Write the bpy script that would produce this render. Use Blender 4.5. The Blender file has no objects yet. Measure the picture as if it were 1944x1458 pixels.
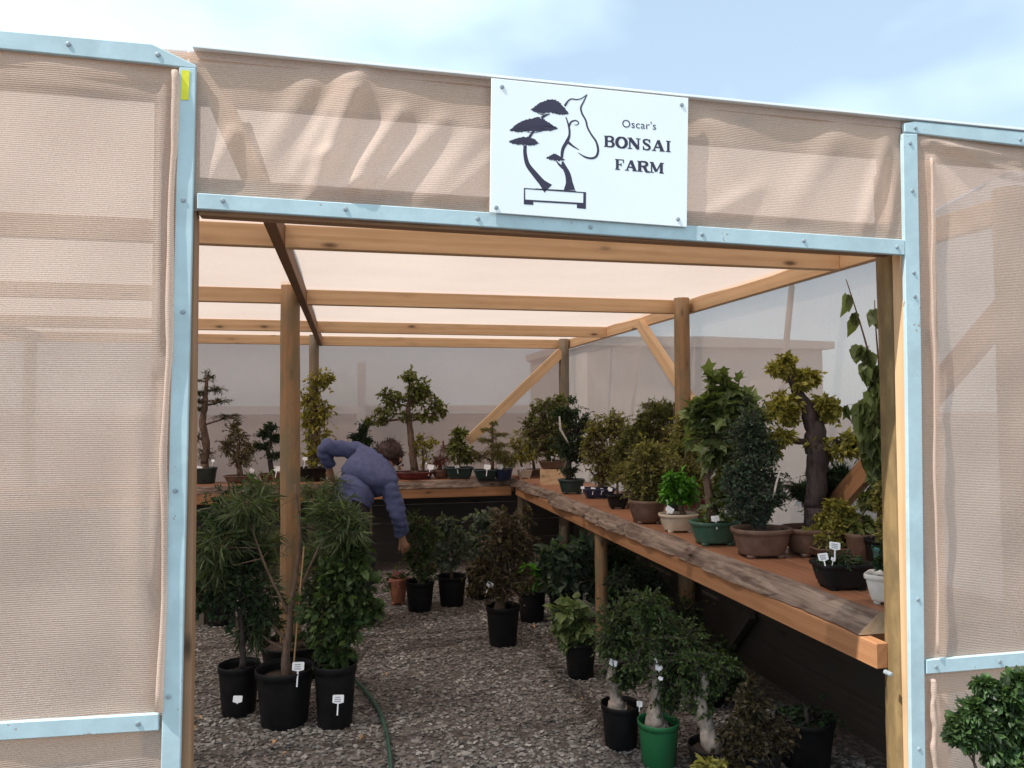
import bpy, bmesh, math, random
import numpy as np
from math import sin, cos, pi, radians, sqrt, atan2
from mathutils import Vector, Matrix
random.seed(7); RNG = np.random.default_rng(7)
SC = bpy.context.scene; COL = SC.collection

# ------------------------------------------------------------------ camera
F_PX = 1420.0; YAW = radians(12.4); PITCH = radians(2.1); ROLL = radians(0.3); CAM_H = 1.6
FW = np.array([sin(YAW)*cos(PITCH), cos(YAW)*cos(PITCH), sin(PITCH)])
R0 = np.array([cos(YAW), -sin(YAW), 0.0]); U0 = np.cross(R0, FW)
RT = R0*cos(ROLL) - U0*sin(ROLL); UP = np.cross(RT, FW)
C0 = np.array([0, 0, CAM_H])
def P(u, v, X=None, Y=None, Z=None, d=None):
    """a measured photo point -> the world point on a known plane (or at a known depth)"""
    r = FW + RT*((u-972)/F_PX) - UP*((v-729)/F_PX)
    t = (X-C0[0])/r[0] if X is not None else (Y-C0[1])/r[1] if Y is not None else (Z-C0[2])/r[2] if Z is not None else d
    return C0 + r*t
def depth(p): return float((np.asarray(p)-C0) @ FW)
cam = bpy.data.cameras.new('camera'); co = bpy.data.objects.new('camera', cam); COL.objects.link(co)
co.matrix_world = Matrix(((RT[0], UP[0], -FW[0], C0[0]), (RT[1], UP[1], -FW[1], C0[1]), (RT[2], UP[2], -FW[2], C0[2]), (0, 0, 0, 1)))
cam.sensor_width = 36; cam.lens = 36*F_PX/1944; cam.clip_start = .05; cam.clip_end = 2000
SC.camera = co

# ------------------------------------------------------------------ materials
def new_mat(name):
    m = bpy.data.materials.new(name); m.use_nodes = True; nt = m.node_tree; nt.nodes.clear()
    return m, nt, nt.nodes, nt.links
def nd(nt, t, **kw):
    n = nt.nodes.new(t)
    for k, v in kw.items():
        if k in n.inputs: n.inputs[k].default_value = v
        else: setattr(n, k, v)
    return n
def ramp(nt, fac, stops):
    r = nt.nodes.new('ShaderNodeValToRGB'); e = r.color_ramp.elements
    while len(e) < len(stops): e.new(.5)
    for i, (p, c) in enumerate(stops): e[i].position = p; e[i].color = (*c, 1)
    nt.links.new(fac, r.inputs[0]); return r.outputs[0]
def coords(nt, scale=(1, 1, 1), rnd=True):
    tc = nd(nt, 'ShaderNodeTexCoord'); mp = nd(nt, 'ShaderNodeMapping'); mp.inputs['Scale'].default_value = scale
    if rnd:
        oi = nd(nt, 'ShaderNodeObjectInfo'); ml = nd(nt, 'ShaderNodeMath', operation='MULTIPLY'); ml.inputs[1].default_value = 37.0
        nt.links.new(oi.outputs['Random'], ml.inputs[0])
        ad = nd(nt, 'ShaderNodeVectorMath', operation='ADD'); nt.links.new(tc.outputs['Object'], ad.inputs[0]); nt.links.new(ml.outputs[0], ad.inputs[1])
        nt.links.new(ad.outputs[0], mp.inputs['Vector'])
    else: nt.links.new(tc.outputs['Object'], mp.inputs['Vector'])
    return mp.outputs[0]
def mixc(nt, fac, a, b, mode='MIX'):
    m = nd(nt, 'ShaderNodeMix', data_type='RGBA', blend_type=mode)
    for s, x in ((0, fac), (6, a), (7, b)):
        if isinstance(x, (int, float)): m.inputs[s].default_value = x
        elif isinstance(x, tuple): m.inputs[s].default_value = (*x, 1)
        else: nt.links.new(x, m.inputs[s])
    return m.outputs[2]
def noise(nt, vec, scale, detail=4, rough=.6):
    n = nd(nt, 'ShaderNodeTexNoise', Scale=scale, Detail=detail, Roughness=rough); nt.links.new(vec, n.inputs['Vector']); return n.outputs['Fac']
def finish(nt, color, rough=.7, bump=None, bstr=.3, bdist=.01, spec=.4):
    b = nd(nt, 'ShaderNodeBsdfPrincipled')
    if isinstance(color, tuple): b.inputs['Base Color'].default_value = (*color, 1)
    else: nt.links.new(color, b.inputs['Base Color'])
    if isinstance(rough, (int, float)): b.inputs['Roughness'].default_value = rough
    else: nt.links.new(rough, b.inputs['Roughness'])
    b.inputs['Specular IOR Level'].default_value = spec
    if bump is not None:
        bp = nd(nt, 'ShaderNodeBump', Strength=bstr, Distance=bdist); nt.links.new(bump, bp.inputs['Height']); nt.links.new(bp.outputs[0], b.inputs['Normal'])
    o = nd(nt, 'ShaderNodeOutputMaterial'); nt.links.new(b.outputs[0], o.inputs[0]); return b
def wood(name, dark, mid, light, knots=True, rough=.65, grain=1.0, weather=None, wsc=(2.2, 6, 6)):
    m, nt, N, L = new_mat(name)
    v = coords(nt, (1.6, 26*grain, 26*grain)); n1 = noise(nt, v, 1.6, 6, .62)
    v2 = coords(nt, (.8, 5, 5)); n2 = noise(nt, v2, 1.5, 3)
    wv = nd(nt, 'ShaderNodeTexWave', wave_type='RINGS', rings_direction='X', Scale=1.1, Distortion=5.0, Detail=3.0)
    vv = coords(nt, (.35, 9, 9)); L.new(vv, wv.inputs['Vector'])
    c = ramp(nt, n1, [(.3, dark), (.52, mid), (.75, light)])
    c = mixc(nt, .35, c, ramp(nt, wv.outputs['Fac'], [(.1, dark), (.6, light)]))
    c = mixc(nt, .45, c, ramp(nt, n2, [(.3, tuple(x*.72 for x in mid)), (.7, tuple(min(1, x*1.18) for x in mid))]))
    if knots:
        vk = coords(nt, (3.4, 9.5, 9.5)); vo = nd(nt, 'ShaderNodeTexVoronoi', Scale=1.0); L.new(vk, vo.inputs['Vector'])
        kn = ramp(nt, vo.outputs['Distance'], [(.05, (1, 1, 1)), (.11, (.55, .55, .55)), (.16, (.15, .15, .15)), (.34, (0, 0, 0))])
        c = mixc(nt, kn, c, tuple(x*.28 for x in dark))
    if weather:
        vw = coords(nt, wsc); wn = noise(nt, vw, 2.2, 5)
        c = mixc(nt, ramp(nt, wn, [(.42, (0, 0, 0)), (.6, (.9, .9, .9))]), c, weather)
    finish(nt, c, rough, n1, .35, .004); return m
def plain(name, c, var=.25, rough=.5, scale=14, bstr=.15, spec=.4, dirt=None, vsc=(1, 1, 1), chips=None):
    m, nt, N, L = new_mat(name); v = coords(nt, vsc); n = noise(nt, v, scale, 5)
    col = ramp(nt, n, [(.3, tuple(x*(1-var) for x in c)), (.7, tuple(min(1, x*(1+var)) for x in c))])
    if dirt:
        n2 = noise(nt, v, scale*.35, 6, .7); col = mixc(nt, ramp(nt, n2, [(.48, (0, 0, 0)), (.72, (.7, .7, .7))]), col, dirt)
    if chips:
        n3 = noise(nt, v, scale*7, 3, .5); n4 = noise(nt, v, scale*.8, 2); mm = nd(nt, 'ShaderNodeMath', operation='MULTIPLY'); nt.links.new(n3, mm.inputs[0]); nt.links.new(n4, mm.inputs[1])
        col = mixc(nt, ramp(nt, mm.outputs[0], [(.415, (0, 0, 0)), (.44, (.75, .75, .75))]), col, chips)
    finish(nt, col, rough, n, bstr, .004, spec); return m
def cloth(name, c, c2, open_lo, open_hi, axis='Z', trans=.45):
    m, nt, N, L = new_mat(name); v = coords(nt, rnd=False)
    wv = nd(nt, 'ShaderNodeTexWave', wave_type='BANDS', bands_direction=axis, Scale=60.0, Distortion=1.2, Detail=2.0)
    wv.inputs['Detail Scale'].default_value = 1.5; L.new(v, wv.inputs['Vector'])
    big = noise(nt, v, 1.3, 4); fine = noise(nt, v, 260, 2)
    col = mixc(nt, ramp(nt, big, [(.35, (0, 0, 0)), (.65, (1, 1, 1))]), c, c2)
    col = mixc(nt, .10, col, ramp(nt, wv.outputs['Fac'], [(.0, tuple(x*.35 for x in c)), (1, tuple(min(1, x*1.3) for x in c))]))
    col = mixc(nt, .25, col, ramp(nt, fine, [(.3, tuple(x*.5 for x in c)), (.7, tuple(min(1, x*1.4) for x in c))]))
    bp = nd(nt, 'ShaderNodeBump', Strength=.28, Distance=.004); L.new(wv.outputs['Fac'], bp.inputs['Height'])
    df = nd(nt, 'ShaderNodeBsdfDiffuse'); tl = nd(nt, 'ShaderNodeBsdfTranslucent'); tr = nd(nt, 'ShaderNodeBsdfTransparent')
    for s in (df, tl): L.new(col, s.inputs['Color']); L.new(bp.outputs[0], s.inputs['Normal'])
    m1 = nd(nt, 'ShaderNodeMixShader'); m1.inputs[0].default_value = trans; L.new(df.outputs[0], m1.inputs[1]); L.new(tl.outputs[0], m1.inputs[2])
    mr = nd(nt, 'ShaderNodeMapRange'); L.new(wv.outputs['Fac'], mr.inputs[0]); mr.inputs['To Min'].default_value = open_hi; mr.inputs['To Max'].default_value = open_lo
    m2 = nd(nt, 'ShaderNodeMixShader'); L.new(mr.outputs[0], m2.inputs[0]); L.new(m1.outputs[0], m2.inputs[1]); L.new(tr.outputs[0], m2.inputs[2])
    o = nd(nt, 'ShaderNodeOutputMaterial'); L.new(m2.outputs[0], o.inputs[0]); return m
def leafmat(name, a, b, c, trans=.40, rough=.5):
    m, nt, N, L = new_mat(name); g = nd(nt, 'ShaderNodeNewGeometry')
    col = ramp(nt, g.outputs['Random Per Island'], [(.0, a), (.55, b), (1, c)])
    pb = nd(nt, 'ShaderNodeBsdfPrincipled', Roughness=rough); pb.inputs['Specular IOR Level'].default_value = .35; L.new(col, pb.inputs['Base Color'])
    tl = nd(nt, 'ShaderNodeBsdfTranslucent'); L.new(mixc(nt, 1.0, col, (1.3, 1.4, .6), 'MULTIPLY'), tl.inputs['Color'])
    mx = nd(nt, 'ShaderNodeMixShader'); mx.inputs[0].default_value = trans; L.new(pb.outputs[0], mx.inputs[1]); L.new(tl.outputs[0], mx.inputs[2])
    o = nd(nt, 'ShaderNodeOutputMaterial'); L.new(mx.outputs[0], o.inputs[0]); return m

M = {}
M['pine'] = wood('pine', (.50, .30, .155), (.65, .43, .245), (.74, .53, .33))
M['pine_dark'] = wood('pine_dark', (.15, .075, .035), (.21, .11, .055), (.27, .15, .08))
M['pole'] = wood('pole', (.20, .105, .048), (.31, .17, .08), (.40, .24, .12), weather=(.20, .15, .085))
M['pole_olive'] = wood('pole_olive', (.19, .12, .05), (.30, .20, .085), (.38, .27, .13), weather=(.16, .11, .05))
M['pole_grey'] = wood('pole_grey', (.15, .11, .07), (.24, .18, .12), (.32, .25, .17), weather=(.17, .145, .11))
M['rail'] = wood('rail', (.28, .125, .055), (.39, .185, .085), (.47, .24, .12))
M['slab'] = wood('slab', (.19, .08, .043), (.31, .135, .072), (.41, .20, .11), knots=False, rough=.5, grain=.6)
M['slab_edge'] = wood('slab_edge', (.09, .058, .045), (.20, .14, .11), (.46, .37, .30), knots=False, rough=.85, grain=1.3, weather=(.085, .055, .042), wsc=(.9, 16, 16))
M['header'] = wood('header', (.26, .14, .075), (.34, .19, .105), (.42, .25, .15))  # darker than the pine: shadow under the header is put into the colour
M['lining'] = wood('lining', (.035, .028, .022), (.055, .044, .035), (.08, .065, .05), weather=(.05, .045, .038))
M['slab_end'] = wood('slab_end', (.34, .25, .16), (.45, .35, .24), (.55, .44, .31), knots=False)
M['paint'] = plain('aqua_paint', (.47, .61, .655), .09, .5, 11, .25, dirt=(.36, .45, .47), vsc=(1, 1, 1), chips=(.30, .24, .18))
M['screw'] = plain('screw_steel', (.28, .33, .36), .3, .35, 80)
M['board'] = plain('sign_white', (.86, .91, .93), .02, .35, 3, .02)
M['ink'] = plain('sign_ink', (.035, .03, .06), .1, .5, 10, 0)
M['sticker'] = plain('yellow_sticker', (.75, .72, .03), .08, .5, 40)
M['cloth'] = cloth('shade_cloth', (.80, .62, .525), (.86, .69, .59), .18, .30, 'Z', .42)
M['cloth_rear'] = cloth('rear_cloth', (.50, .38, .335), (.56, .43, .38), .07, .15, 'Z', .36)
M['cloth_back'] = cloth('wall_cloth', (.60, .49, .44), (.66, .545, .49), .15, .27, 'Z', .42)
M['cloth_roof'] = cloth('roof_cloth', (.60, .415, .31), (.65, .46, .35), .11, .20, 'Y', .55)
M['black'] = plain('black_plastic', (.009, .009, .010), .3, .5, 20, .05, spec=.2, dirt=(.022, .019, .017))
M['green_pot'] = plain('green_plastic', (.018, .14, .05), .15, .4, 12, .05, dirt=(.05, .12, .06))
M['glaze_green'] = plain('green_glaze', (.045, .11, .075), .3, .28, 16, .1, dirt=(.08, .10, .07))
M['glaze_dark'] = plain('dark_teal_glaze', (.025, .045, .042), .3, .3, 16, .1)
M['glaze_blue'] = plain('navy_glaze', (.02, .03, .075), .3, .3, 16, .1)
M['glaze_teal'] = plain('teal_glaze', (.05, .16, .16), .25, .3, 16, .1)
M['brown_clay'] = plain('brown_clay', (.13, .072, .05), .25, .6, 22, .2, dirt=(.19, .125, .09))
M['red_clay'] = plain('oxblood_glaze', (.13, .03, .03), .3, .35, 18, .1)
M['terra'] = plain('terracotta', (.30, .11, .06), .25, .7, 22, .2)
M['cream'] = plain('cream_glaze', (.58, .47, .36), .12, .4, 18, .1, dirt=(.42, .31, .22))
M['white_pot'] = plain('white_ceramic', (.72, .70, .66), .08, .4, 14, .1, dirt=(.5, .46, .4))
M['soil'] = plain('potting_soil', (.045, .03, .022), .6, .95, 120, .9)
M['bark'] = plain('bark', (.13, .085, .06), .45, .9, 45, .8, vsc=(1, 1, .35))
M['bark_grey'] = plain('grey_bark', (.30, .24, .20), .4, .9, 40, .8, vsc=(1, 1, .5))
M['bark_dark'] = plain('dark_bark', (.055, .04, .038), .45, .9, 45, .8, vsc=(1, 1, .35))
M['deadwood'] = plain('bleached_deadwood', (.55, .50, .44), .25, .8, 40, .5)
M['bamboo'] = plain('bamboo_stake', (.42, .26, .13), .2, .6, 30)
M['tag'] = plain('white_tag', (.82, .82, .84), .05, .45, 20)
M['pen'] = plain('pencil_mark', (.25, .25, .28), .1, .7, 20)
M['hose'] = plain('hose_green', (.035, .085, .06), .25, .4, 30)
M['dry'] = plain('dry_leaf', (.42, .25, .14), .35, .8, 40)
M['skin'] = plain('skin', (.42, .22, .14), .1, .55, 30)
M['hair'] = plain('dark_hair', (.032, .012, .010), .4, .6, 60, .8)
M['shirt'] = plain('blue_shirt', (.075, .088, .185), .2, .9, 24, .6)
M['trousers'] = plain('dark_trousers', (.022, .018, .022), .2, .9, 40, .3)
M['shed'] = plain('shed_wall', (.36, .31, .27), .1, .8, 4)
M['shed_roof'] = plain('shed_roof', (.42, .40, .39), .1, .5, 6)
M['fence'] = plain('fence_boards', (.38, .31, .265), .2, .8, 6)
M['fence_rail'] = plain('fence_rail_white', (.75, .70, .66), .05, .6, 8)
def leafset(n, b, var=.5, **k):
    M[n] = leafmat(n, tuple(x*(1-var) for x in b), b, tuple(min(1, x*(1+var*1.25)) for x in b), **k)
leafset('L_green', (.15, .165, .05)); leafset('L_dark', (.034, .066, .028)); leafset('L_olive', (.21, .195, .06)); leafset('L_yel', (.31, .28, .07))
leafset('L_bright', (.10, .27, .03)); leafset('L_blue', (.075, .115, .075)); leafset('L_brown', (.14, .12, .055)); leafset('L_grey', (.12, .15, .11))
leafset('L_weep', (.075, .105, .045)); leafset('L_floor', (.06, .095, .03)); leafset('L_rust', (.075, .058, .03)); leafset('L_broad', (.13, .17, .065), rough=.35); leafset('L_red', (.22, .06, .035)); leafset('L_pink', (.55, .20, .26), .3)  # floor and weeping leaves: the shade near the ground is put into their colour
leafset('L_white', (.6, .6, .52), .3); leafset('L_shrub', (.055, .095, .035), .7, rough=.4)

# ------------------------------------------------------------------ mesh helpers
class MB:
    def __init__(s): s.v = []; s.f = []; s.m = []; s.n = 0
    def add(s, v, f, mi=0):
        v = np.asarray(v, float); s.v.append(v); o = s.n
        s.f += [tuple(i+o for i in q) for q in f]; s.m += [mi]*len(f); s.n += len(v)
    def tube(s, pts, rad, sides=8, mi=0, cap=True, wob=0.0):
        pts = np.asarray(pts, float); n = len(pts); rad = np.broadcast_to(rad, (n,))
        t = np.gradient(pts, axis=0) if n > 1 else None
        V = []; ref = np.array([0, 0, 1.0]) if abs(t[0][2]) < .8*np.linalg.norm(t[0]) else np.array([1.0, 0, 0])
        for i in range(n):
            ti = t[i]/(np.linalg.norm(t[i])+1e-9); a = ref-ti*(ref@ti); a /= np.linalg.norm(a)+1e-9; b = np.cross(ti, a); ref = a
            for k in range(sides):
                w = 1+(random.uniform(-wob, wob) if wob else 0)
                V.append(pts[i]+(a*cos(2*pi*k/sides)+b*sin(2*pi*k/sides))*rad[i]*w)
        Fc = [(i*sides+k, i*sides+(k+1) % sides, (i+1)*sides+(k+1) % sides, (i+1)*sides+k) for i in range(n-1) for k in range(sides)]
        if cap: Fc += [tuple(range(sides))[::-1], tuple((n-1)*sides+k for k in range(sides))]
        s.add(V, Fc, mi)
    def box(s, c, ax, ay, az, mi=0):
        c, ax, ay, az = (np.asarray(x, float) for x in (c, ax, ay, az))
        V = [c+x*ax+y*ay+z*az for z in (-1, 1) for y in (-1, 1) for x in (-1, 1)]
        s.add(V, [(0, 2, 3, 1), (4, 5, 7, 6), (0, 1, 5, 4), (2, 6, 7, 3), (0, 4, 6, 2), (1, 3, 7, 5)], mi)
    def prism(s, front, off, mi=0):
        fr = np.asarray(front, float); n = len(fr); V = np.vstack([fr, fr+np.asarray(off)])
        s.add(V, [tuple(range(n)), tuple(range(2*n-1, n-1, -1))]+[(i, i+n, (i+1) % n+n, (i+1) % n) for i in range(n)], mi)
    def build(s, name, mats, parent=None, origin=None, smooth=False, mat4=None, bevel=0):
        me = bpy.data.meshes.new(name)
        if s.v:
            V = np.vstack(s.v)
            org = np.zeros(3) if origin is None else np.asarray(origin, float)
            me.from_pydata((V-org).tolist(), [], s.f)
        mats = mats if isinstance(mats, (list, tuple)) else [mats]
        for x in mats: me.materials.append(M[x] if isinstance(x, str) else x)
        if len(mats) > 1: me.polygons.foreach_set('material_index', s.m)
        if bevel:
            bm = bmesh.new(); bm.from_mesh(me); bmesh.ops.bevel(bm, geom=bm.edges[:], offset=bevel, segments=1, affect='EDGES'); bm.to_mesh(me); bm.free()
        if smooth: me.polygons.foreach_set('use_smooth', [True]*len(me.polygons))
        me.update()
        o = bpy.data.objects.new(name, me); COL.objects.link(o)
        ploc = np.zeros(3)
        if parent is not None:
            o.parent = parent; q = parent
            while q is not None: ploc = ploc+np.array(q.location); q = q.parent
        if mat4 is not None: o.matrix_local = Matrix.Translation(-Vector(ploc)) @ mat4
        else:
            o.location = Vector(((np.zeros(3) if origin is None else np.asarray(origin))-ploc).tolist())
        return o
def thing(name, label, cat, loc, group=None):
    o = bpy.data.objects.new(name, None); COL.objects.link(o); o.location = Vector(np.asarray(loc, float).tolist()); o.empty_display_size = .1
    o['label'] = label; o['category'] = cat
    if group: o['group'] = group
    return o
def tag(o, label, cat, group=None):
    o['label'] = label; o['category'] = cat
    if group: o['group'] = group
    return o
def frame(p1, p2, up=(0, 0, 1)):
    p1 = Vector(p1); p2 = Vector(p2); x = (p2-p1).normalized(); z = Vector(up); z = (z-x*z.dot(x)).normalized(); y = z.cross(x)
    return Matrix(((x[0], y[0], z[0], p1[0]), (x[1], y[1], z[1], p1[1]), (x[2], y[2], z[2], p1[2]), (0, 0, 0, 1))), (p2-p1).length
def beam(name, p1, p2, wy, wz, parent, mat='pine', up=(0, 0, 1), bevel=.003):
    m4, ln = frame(tuple(map(float, p1)), tuple(map(float, p2)), up); b = MB()
    b.box((ln/2, 0, 0), (ln/2, 0, 0), (0, wy/2, 0), (0, 0, wz/2)); return b.build(name, mat, parent, mat4=m4, bevel=bevel)
def pole(name, x, y, z0, z1, r, parent, mat='pole'):
    b = MB(); n = 14; zz = np.linspace(0, z1-z0, n)
    pts = np.array([[z, .004*sin(z*2.1+x*9), .005*cos(z*1.7+y*5)] for z in zz]); b.tube(pts, [r*(1.04-.07*i/n) for i in range(n)], 20, wob=.03)
    m4, _ = frame((x, y, z0), (x, y, z1), (1, 0, 0)); return b.build(name, mat, parent, mat4=m4, smooth=False) if 0 else smooth_side(b.build(name, mat, parent, mat4=m4))
def smooth_side(o):
    for p in o.data.polygons: p.use_smooth = len(p.vertices) == 4
    return o
def px_board(name, corners, Y, th, parent, mat, bevel=.002):
    q = [P(u, v, Y=Y) for u, v in corners]; b = MB(); b.prism(q[::-1], (0, th, 0)); return b.build(name, mat, parent, bevel=bevel)

# ------------------------------------------------------------------ ground, gravel, sky
b = MB(); b.add([(-300, -300, 0), (300, -300, 0), (300, 300, 0), (-300, 300, 0)], [(0, 1, 2, 3)])
m, nt, N, L = new_mat('gravel_ground'); v = coords(nt, rnd=False)
vo = nd(nt, 'ShaderNodeTexVoronoi', Scale=38.0); L.new(v, vo.inputs['Vector']); n1 = noise(nt, v, 1.2, 5)
sep = nd(nt, 'ShaderNodeSeparateColor'); L.new(vo.outputs['Color'], sep.inputs[0])
c = ramp(nt, sep.outputs[0], [(.0, (.075, .065, .06)), (.6, (.14, .12, .11)), (1, (.24, .21, .19))])
c = mixc(nt, ramp(nt, n1, [(.35, (0, 0, 0)), (.7, (.5, .5, .5))]), c, (.06, .045, .038))
finish(nt, c, .9, vo.outputs['Distance'], .8, .012, .2); M['ground'] = m
g = b.build('ground', 'ground'); g['kind'] = 'structure'
def stones(n, x0, x1, y0, y1, s0, s1, dy):
    base = np.array([(1, 0, 0), (-1, 0, 0), (0, 1, 0), (0, -1, 0), (0, 0, 1), (0, 0, -1), (.62, .62, .55), (-.62, .62, .55), (-.62, -.62, .55), (.62, -.62, .55)])
    # a faceted chip: ring of four corners, four bevelled shoulders, a top and a bottom
    fc = np.array([(0, 2, 6), (2, 1, 7), (1, 3, 8), (3, 0, 9), (4, 6, 7), (4, 7, 8), (4, 8, 9), (4, 9, 6), (0, 6, 9), (2, 7, 6), (1, 8, 7), (3, 9, 8), (5, 2, 0), (5, 1, 2), (5, 3, 1), (5, 0, 3)])
    pos = np.stack([RNG.uniform(x0, x1, n), y0+(y1-y0)*RNG.uniform(0, 1, n)**dy, np.zeros(n)], 1)
    sz = RNG.uniform(s0, s1, n)*RNG.choice([1, 1, 1, 1.35], n)
    V = base[None]*(1+RNG.uniform(-.3, .3, (n, 10, 3)))*np.stack([sz*RNG.uniform(.7, 1.3, n), sz*RNG.uniform(.5, 1, n), sz*RNG.uniform(.25, .55, n)], 1)[:, None]
    a = RNG.uniform(0, 2*pi, n); tx = RNG.uniform(-.45, .45, n)
    ca, sa, ct, st = np.cos(a), np.sin(a), np.cos(tx), np.sin(tx)
    x, y, z = V[..., 0], V[..., 1], V[..., 2]; y, z = y*ct[:, None]-z*st[:, None], y*st[:, None]+z*ct[:, None]
    V = np.stack([x*ca[:, None]-y*sa[:, None], x*sa[:, None]+y*ca[:, None], z], 2)+pos[:, None]
    V[..., 2] += (sz*.22)[:, None]
    F_ = fc[None]+(np.arange(n)*10)[:, None, None]
    return V.reshape(-1, 3), F_.reshape(-1, 3)
SV, SF = stones(42000, -1.9, 2.3, 2.55, 7.6, .0075, .0145, 1.35)
me = bpy.data.meshes.new('gravel'); me.from_pydata(SV.tolist(), [], SF.tolist())
m, nt, N, L = new_mat('gravel_chips'); gg = nd(nt, 'ShaderNodeNewGeometry')
c = ramp(nt, gg.outputs['Random Per Island'], [(0, (.10, .092, .084)), (.5, (.22, .203, .185)), (.93, (.32, .297, .272)), (1, (.46, .43, .39))])
v = coords(nt, rnd=False); c = mixc(nt, ramp(nt, noise(nt, v, 1.1, 4), [(.42, (0, 0, 0)), (.66, (.55, .55, .55))]), c, (.07, .048, .04))
finish(nt, c, .85, noise(nt, v, 140, 3), .4, .003, .25); me.materials.append(m)
gr = bpy.data.objects.new('gravel', me); COL.objects.link(gr); gr['kind'] = 'stuff'; gr['label'] = 'grey brown gravel chips covering the shade house floor'; gr['category'] = 'gravel'

SUN = Vector((-0.55, -0.15, 0.83)).normalized()
w = bpy.data.worlds.new('World'); SC.world = w; w.use_nodes = True; nt = w.node_tree; nt.nodes.clear(); L = nt.links
sky = nd(nt, 'ShaderNodeTexSky', sky_type='NISHITA'); sky.sun_disc = False
sky.sun_elevation = math.asin(SUN.z); sky.sun_rotation = atan2(SUN.x, SUN.y); sky.air_density = 1.0; sky.dust_density = 1.2; sky.ozone_density = 1.5
tc = nd(nt, 'ShaderNodeTexCoord'); mp = nd(nt, 'ShaderNodeMapping'); mp.inputs['Scale'].default_value = (1.0, 1.0, 1.9); mp.inputs['Location'].default_value = (.35, .2, .1)
L.new(tc.outputs['Generated'], mp.inputs['Vector'])
cn = noise(nt, mp.outputs[0], 1.7, 3, .5); cn2 = noise(nt, mp.outputs[0], 4.5, 3, .5)
cf = nd(nt, 'ShaderNodeMath', operation='MULTIPLY_ADD'); L.new(cn2, cf.inputs[0]); cf.inputs[1].default_value = .35
L.new(cn, cf.inputs[2])
SKY_W = (6.5, 8.1, 9.0)
fac = ramp(nt, cf.outputs[0], [(.50, (.36, .36, .36)), (.80, (1, 1, 1))])
skc = mixc(nt, fac, sky.outputs[0], SKY_W)
bg = nd(nt, 'ShaderNodeBackground', Strength=.12); L.new(skc, bg.inputs['Color']); wo = nd(nt, 'ShaderNodeOutputWorld'); L.new(bg.outputs[0], wo.inputs[0])
sl = bpy.data.lights.new('sun', 'SUN'); sl.energy = 4.2; sl.angle = radians(.6); sl.color = (1, .95, .88); so = bpy.data.objects.new('sun', sl); COL.objects.link(so)
so.rotation_euler = SUN.to_track_quat('Z', 'Y').to_euler(); so.location = (-4, -1, 8)

# ------------------------------------------------------------------ shade house
YF = 2.06
SH = thing('shade_house', 'timber framed shade house clad in beige shade cloth with pale aqua battens', 'shade house', (0.8, 2.1, 0))
def screws(parent, pts, Y):
    for u, v in pts:
        b = MB(); c = P(u, v, Y=Y); b.tube([c+(0, .002, 0), c-(0, .0022, 0), c-(0, .0034, 0)], [.0062, .0062, .0035], 10); o = b.build('screw', 'screw', parent)
# battens
bt = px_board('batten', [(-60, 52), (288, 83), (373, 124), (372, 130), (288, 120), (-60, 86)], YF, .014, SH, 'paint'); screws(bt, [(130, 84), (300, 104)], YF)
bt = px_board('batten', [(340, 127), (372, 129), (341, 1500), (304, 1500)], YF-.001, .015, SH, 'paint'); screws(bt, [(348, 380), (347, 592), (333, 932), (320, 1322)], YF-.001)
px_s = px_board('sticker', [(345, 133), (360, 134), (358, 190), (343, 189)], YF-.0025, .001, bt, 'sticker', 0)
hb = px_board('batten', [(374, 366), (900, 401), (1718, 455), (1718, 484), (900, 429), (374, 396)], YF-.002, .016, SH, 'paint'); screws(hb, [(423, 381), (656, 397), (907, 415), (1121, 431), (1333, 445), (1526, 457), (1703, 469)], YF-.002)
bt = px_board('batten', [(1714, 253), (1742, 254), (1750, 700), (1758, 1500), (1731, 1500), (1722, 700)], YF-.001, .015, SH, 'paint'); screws(bt, [(1728, 272), (1732, 362), (1735, 518), (1737, 563), (1743, 1138), (1745, 1422)], YF-.001)
bt = px_board('batten', [(1717, 234), (1738, 230), (2060, 262), (2060, 290), (1741, 253), (1718, 250)], YF, .014, SH, 'paint'); screws(bt, [(1738, 243), (1937, 265)], YF)
bt = px_board('batten', [(-80, 1377), (301, 1355), (301, 1387), (-80, 1411)], YF, .014, SH, 'paint'); screws(bt, [(262, 1374)], YF)
bt = px_board('batten', [(1759, 1253), (2060, 1229), (2060, 1255), (1759, 1280)], YF, .014, SH, 'paint'); screws(bt, [(1777, 1266), (1898, 1256)], YF)
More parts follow.
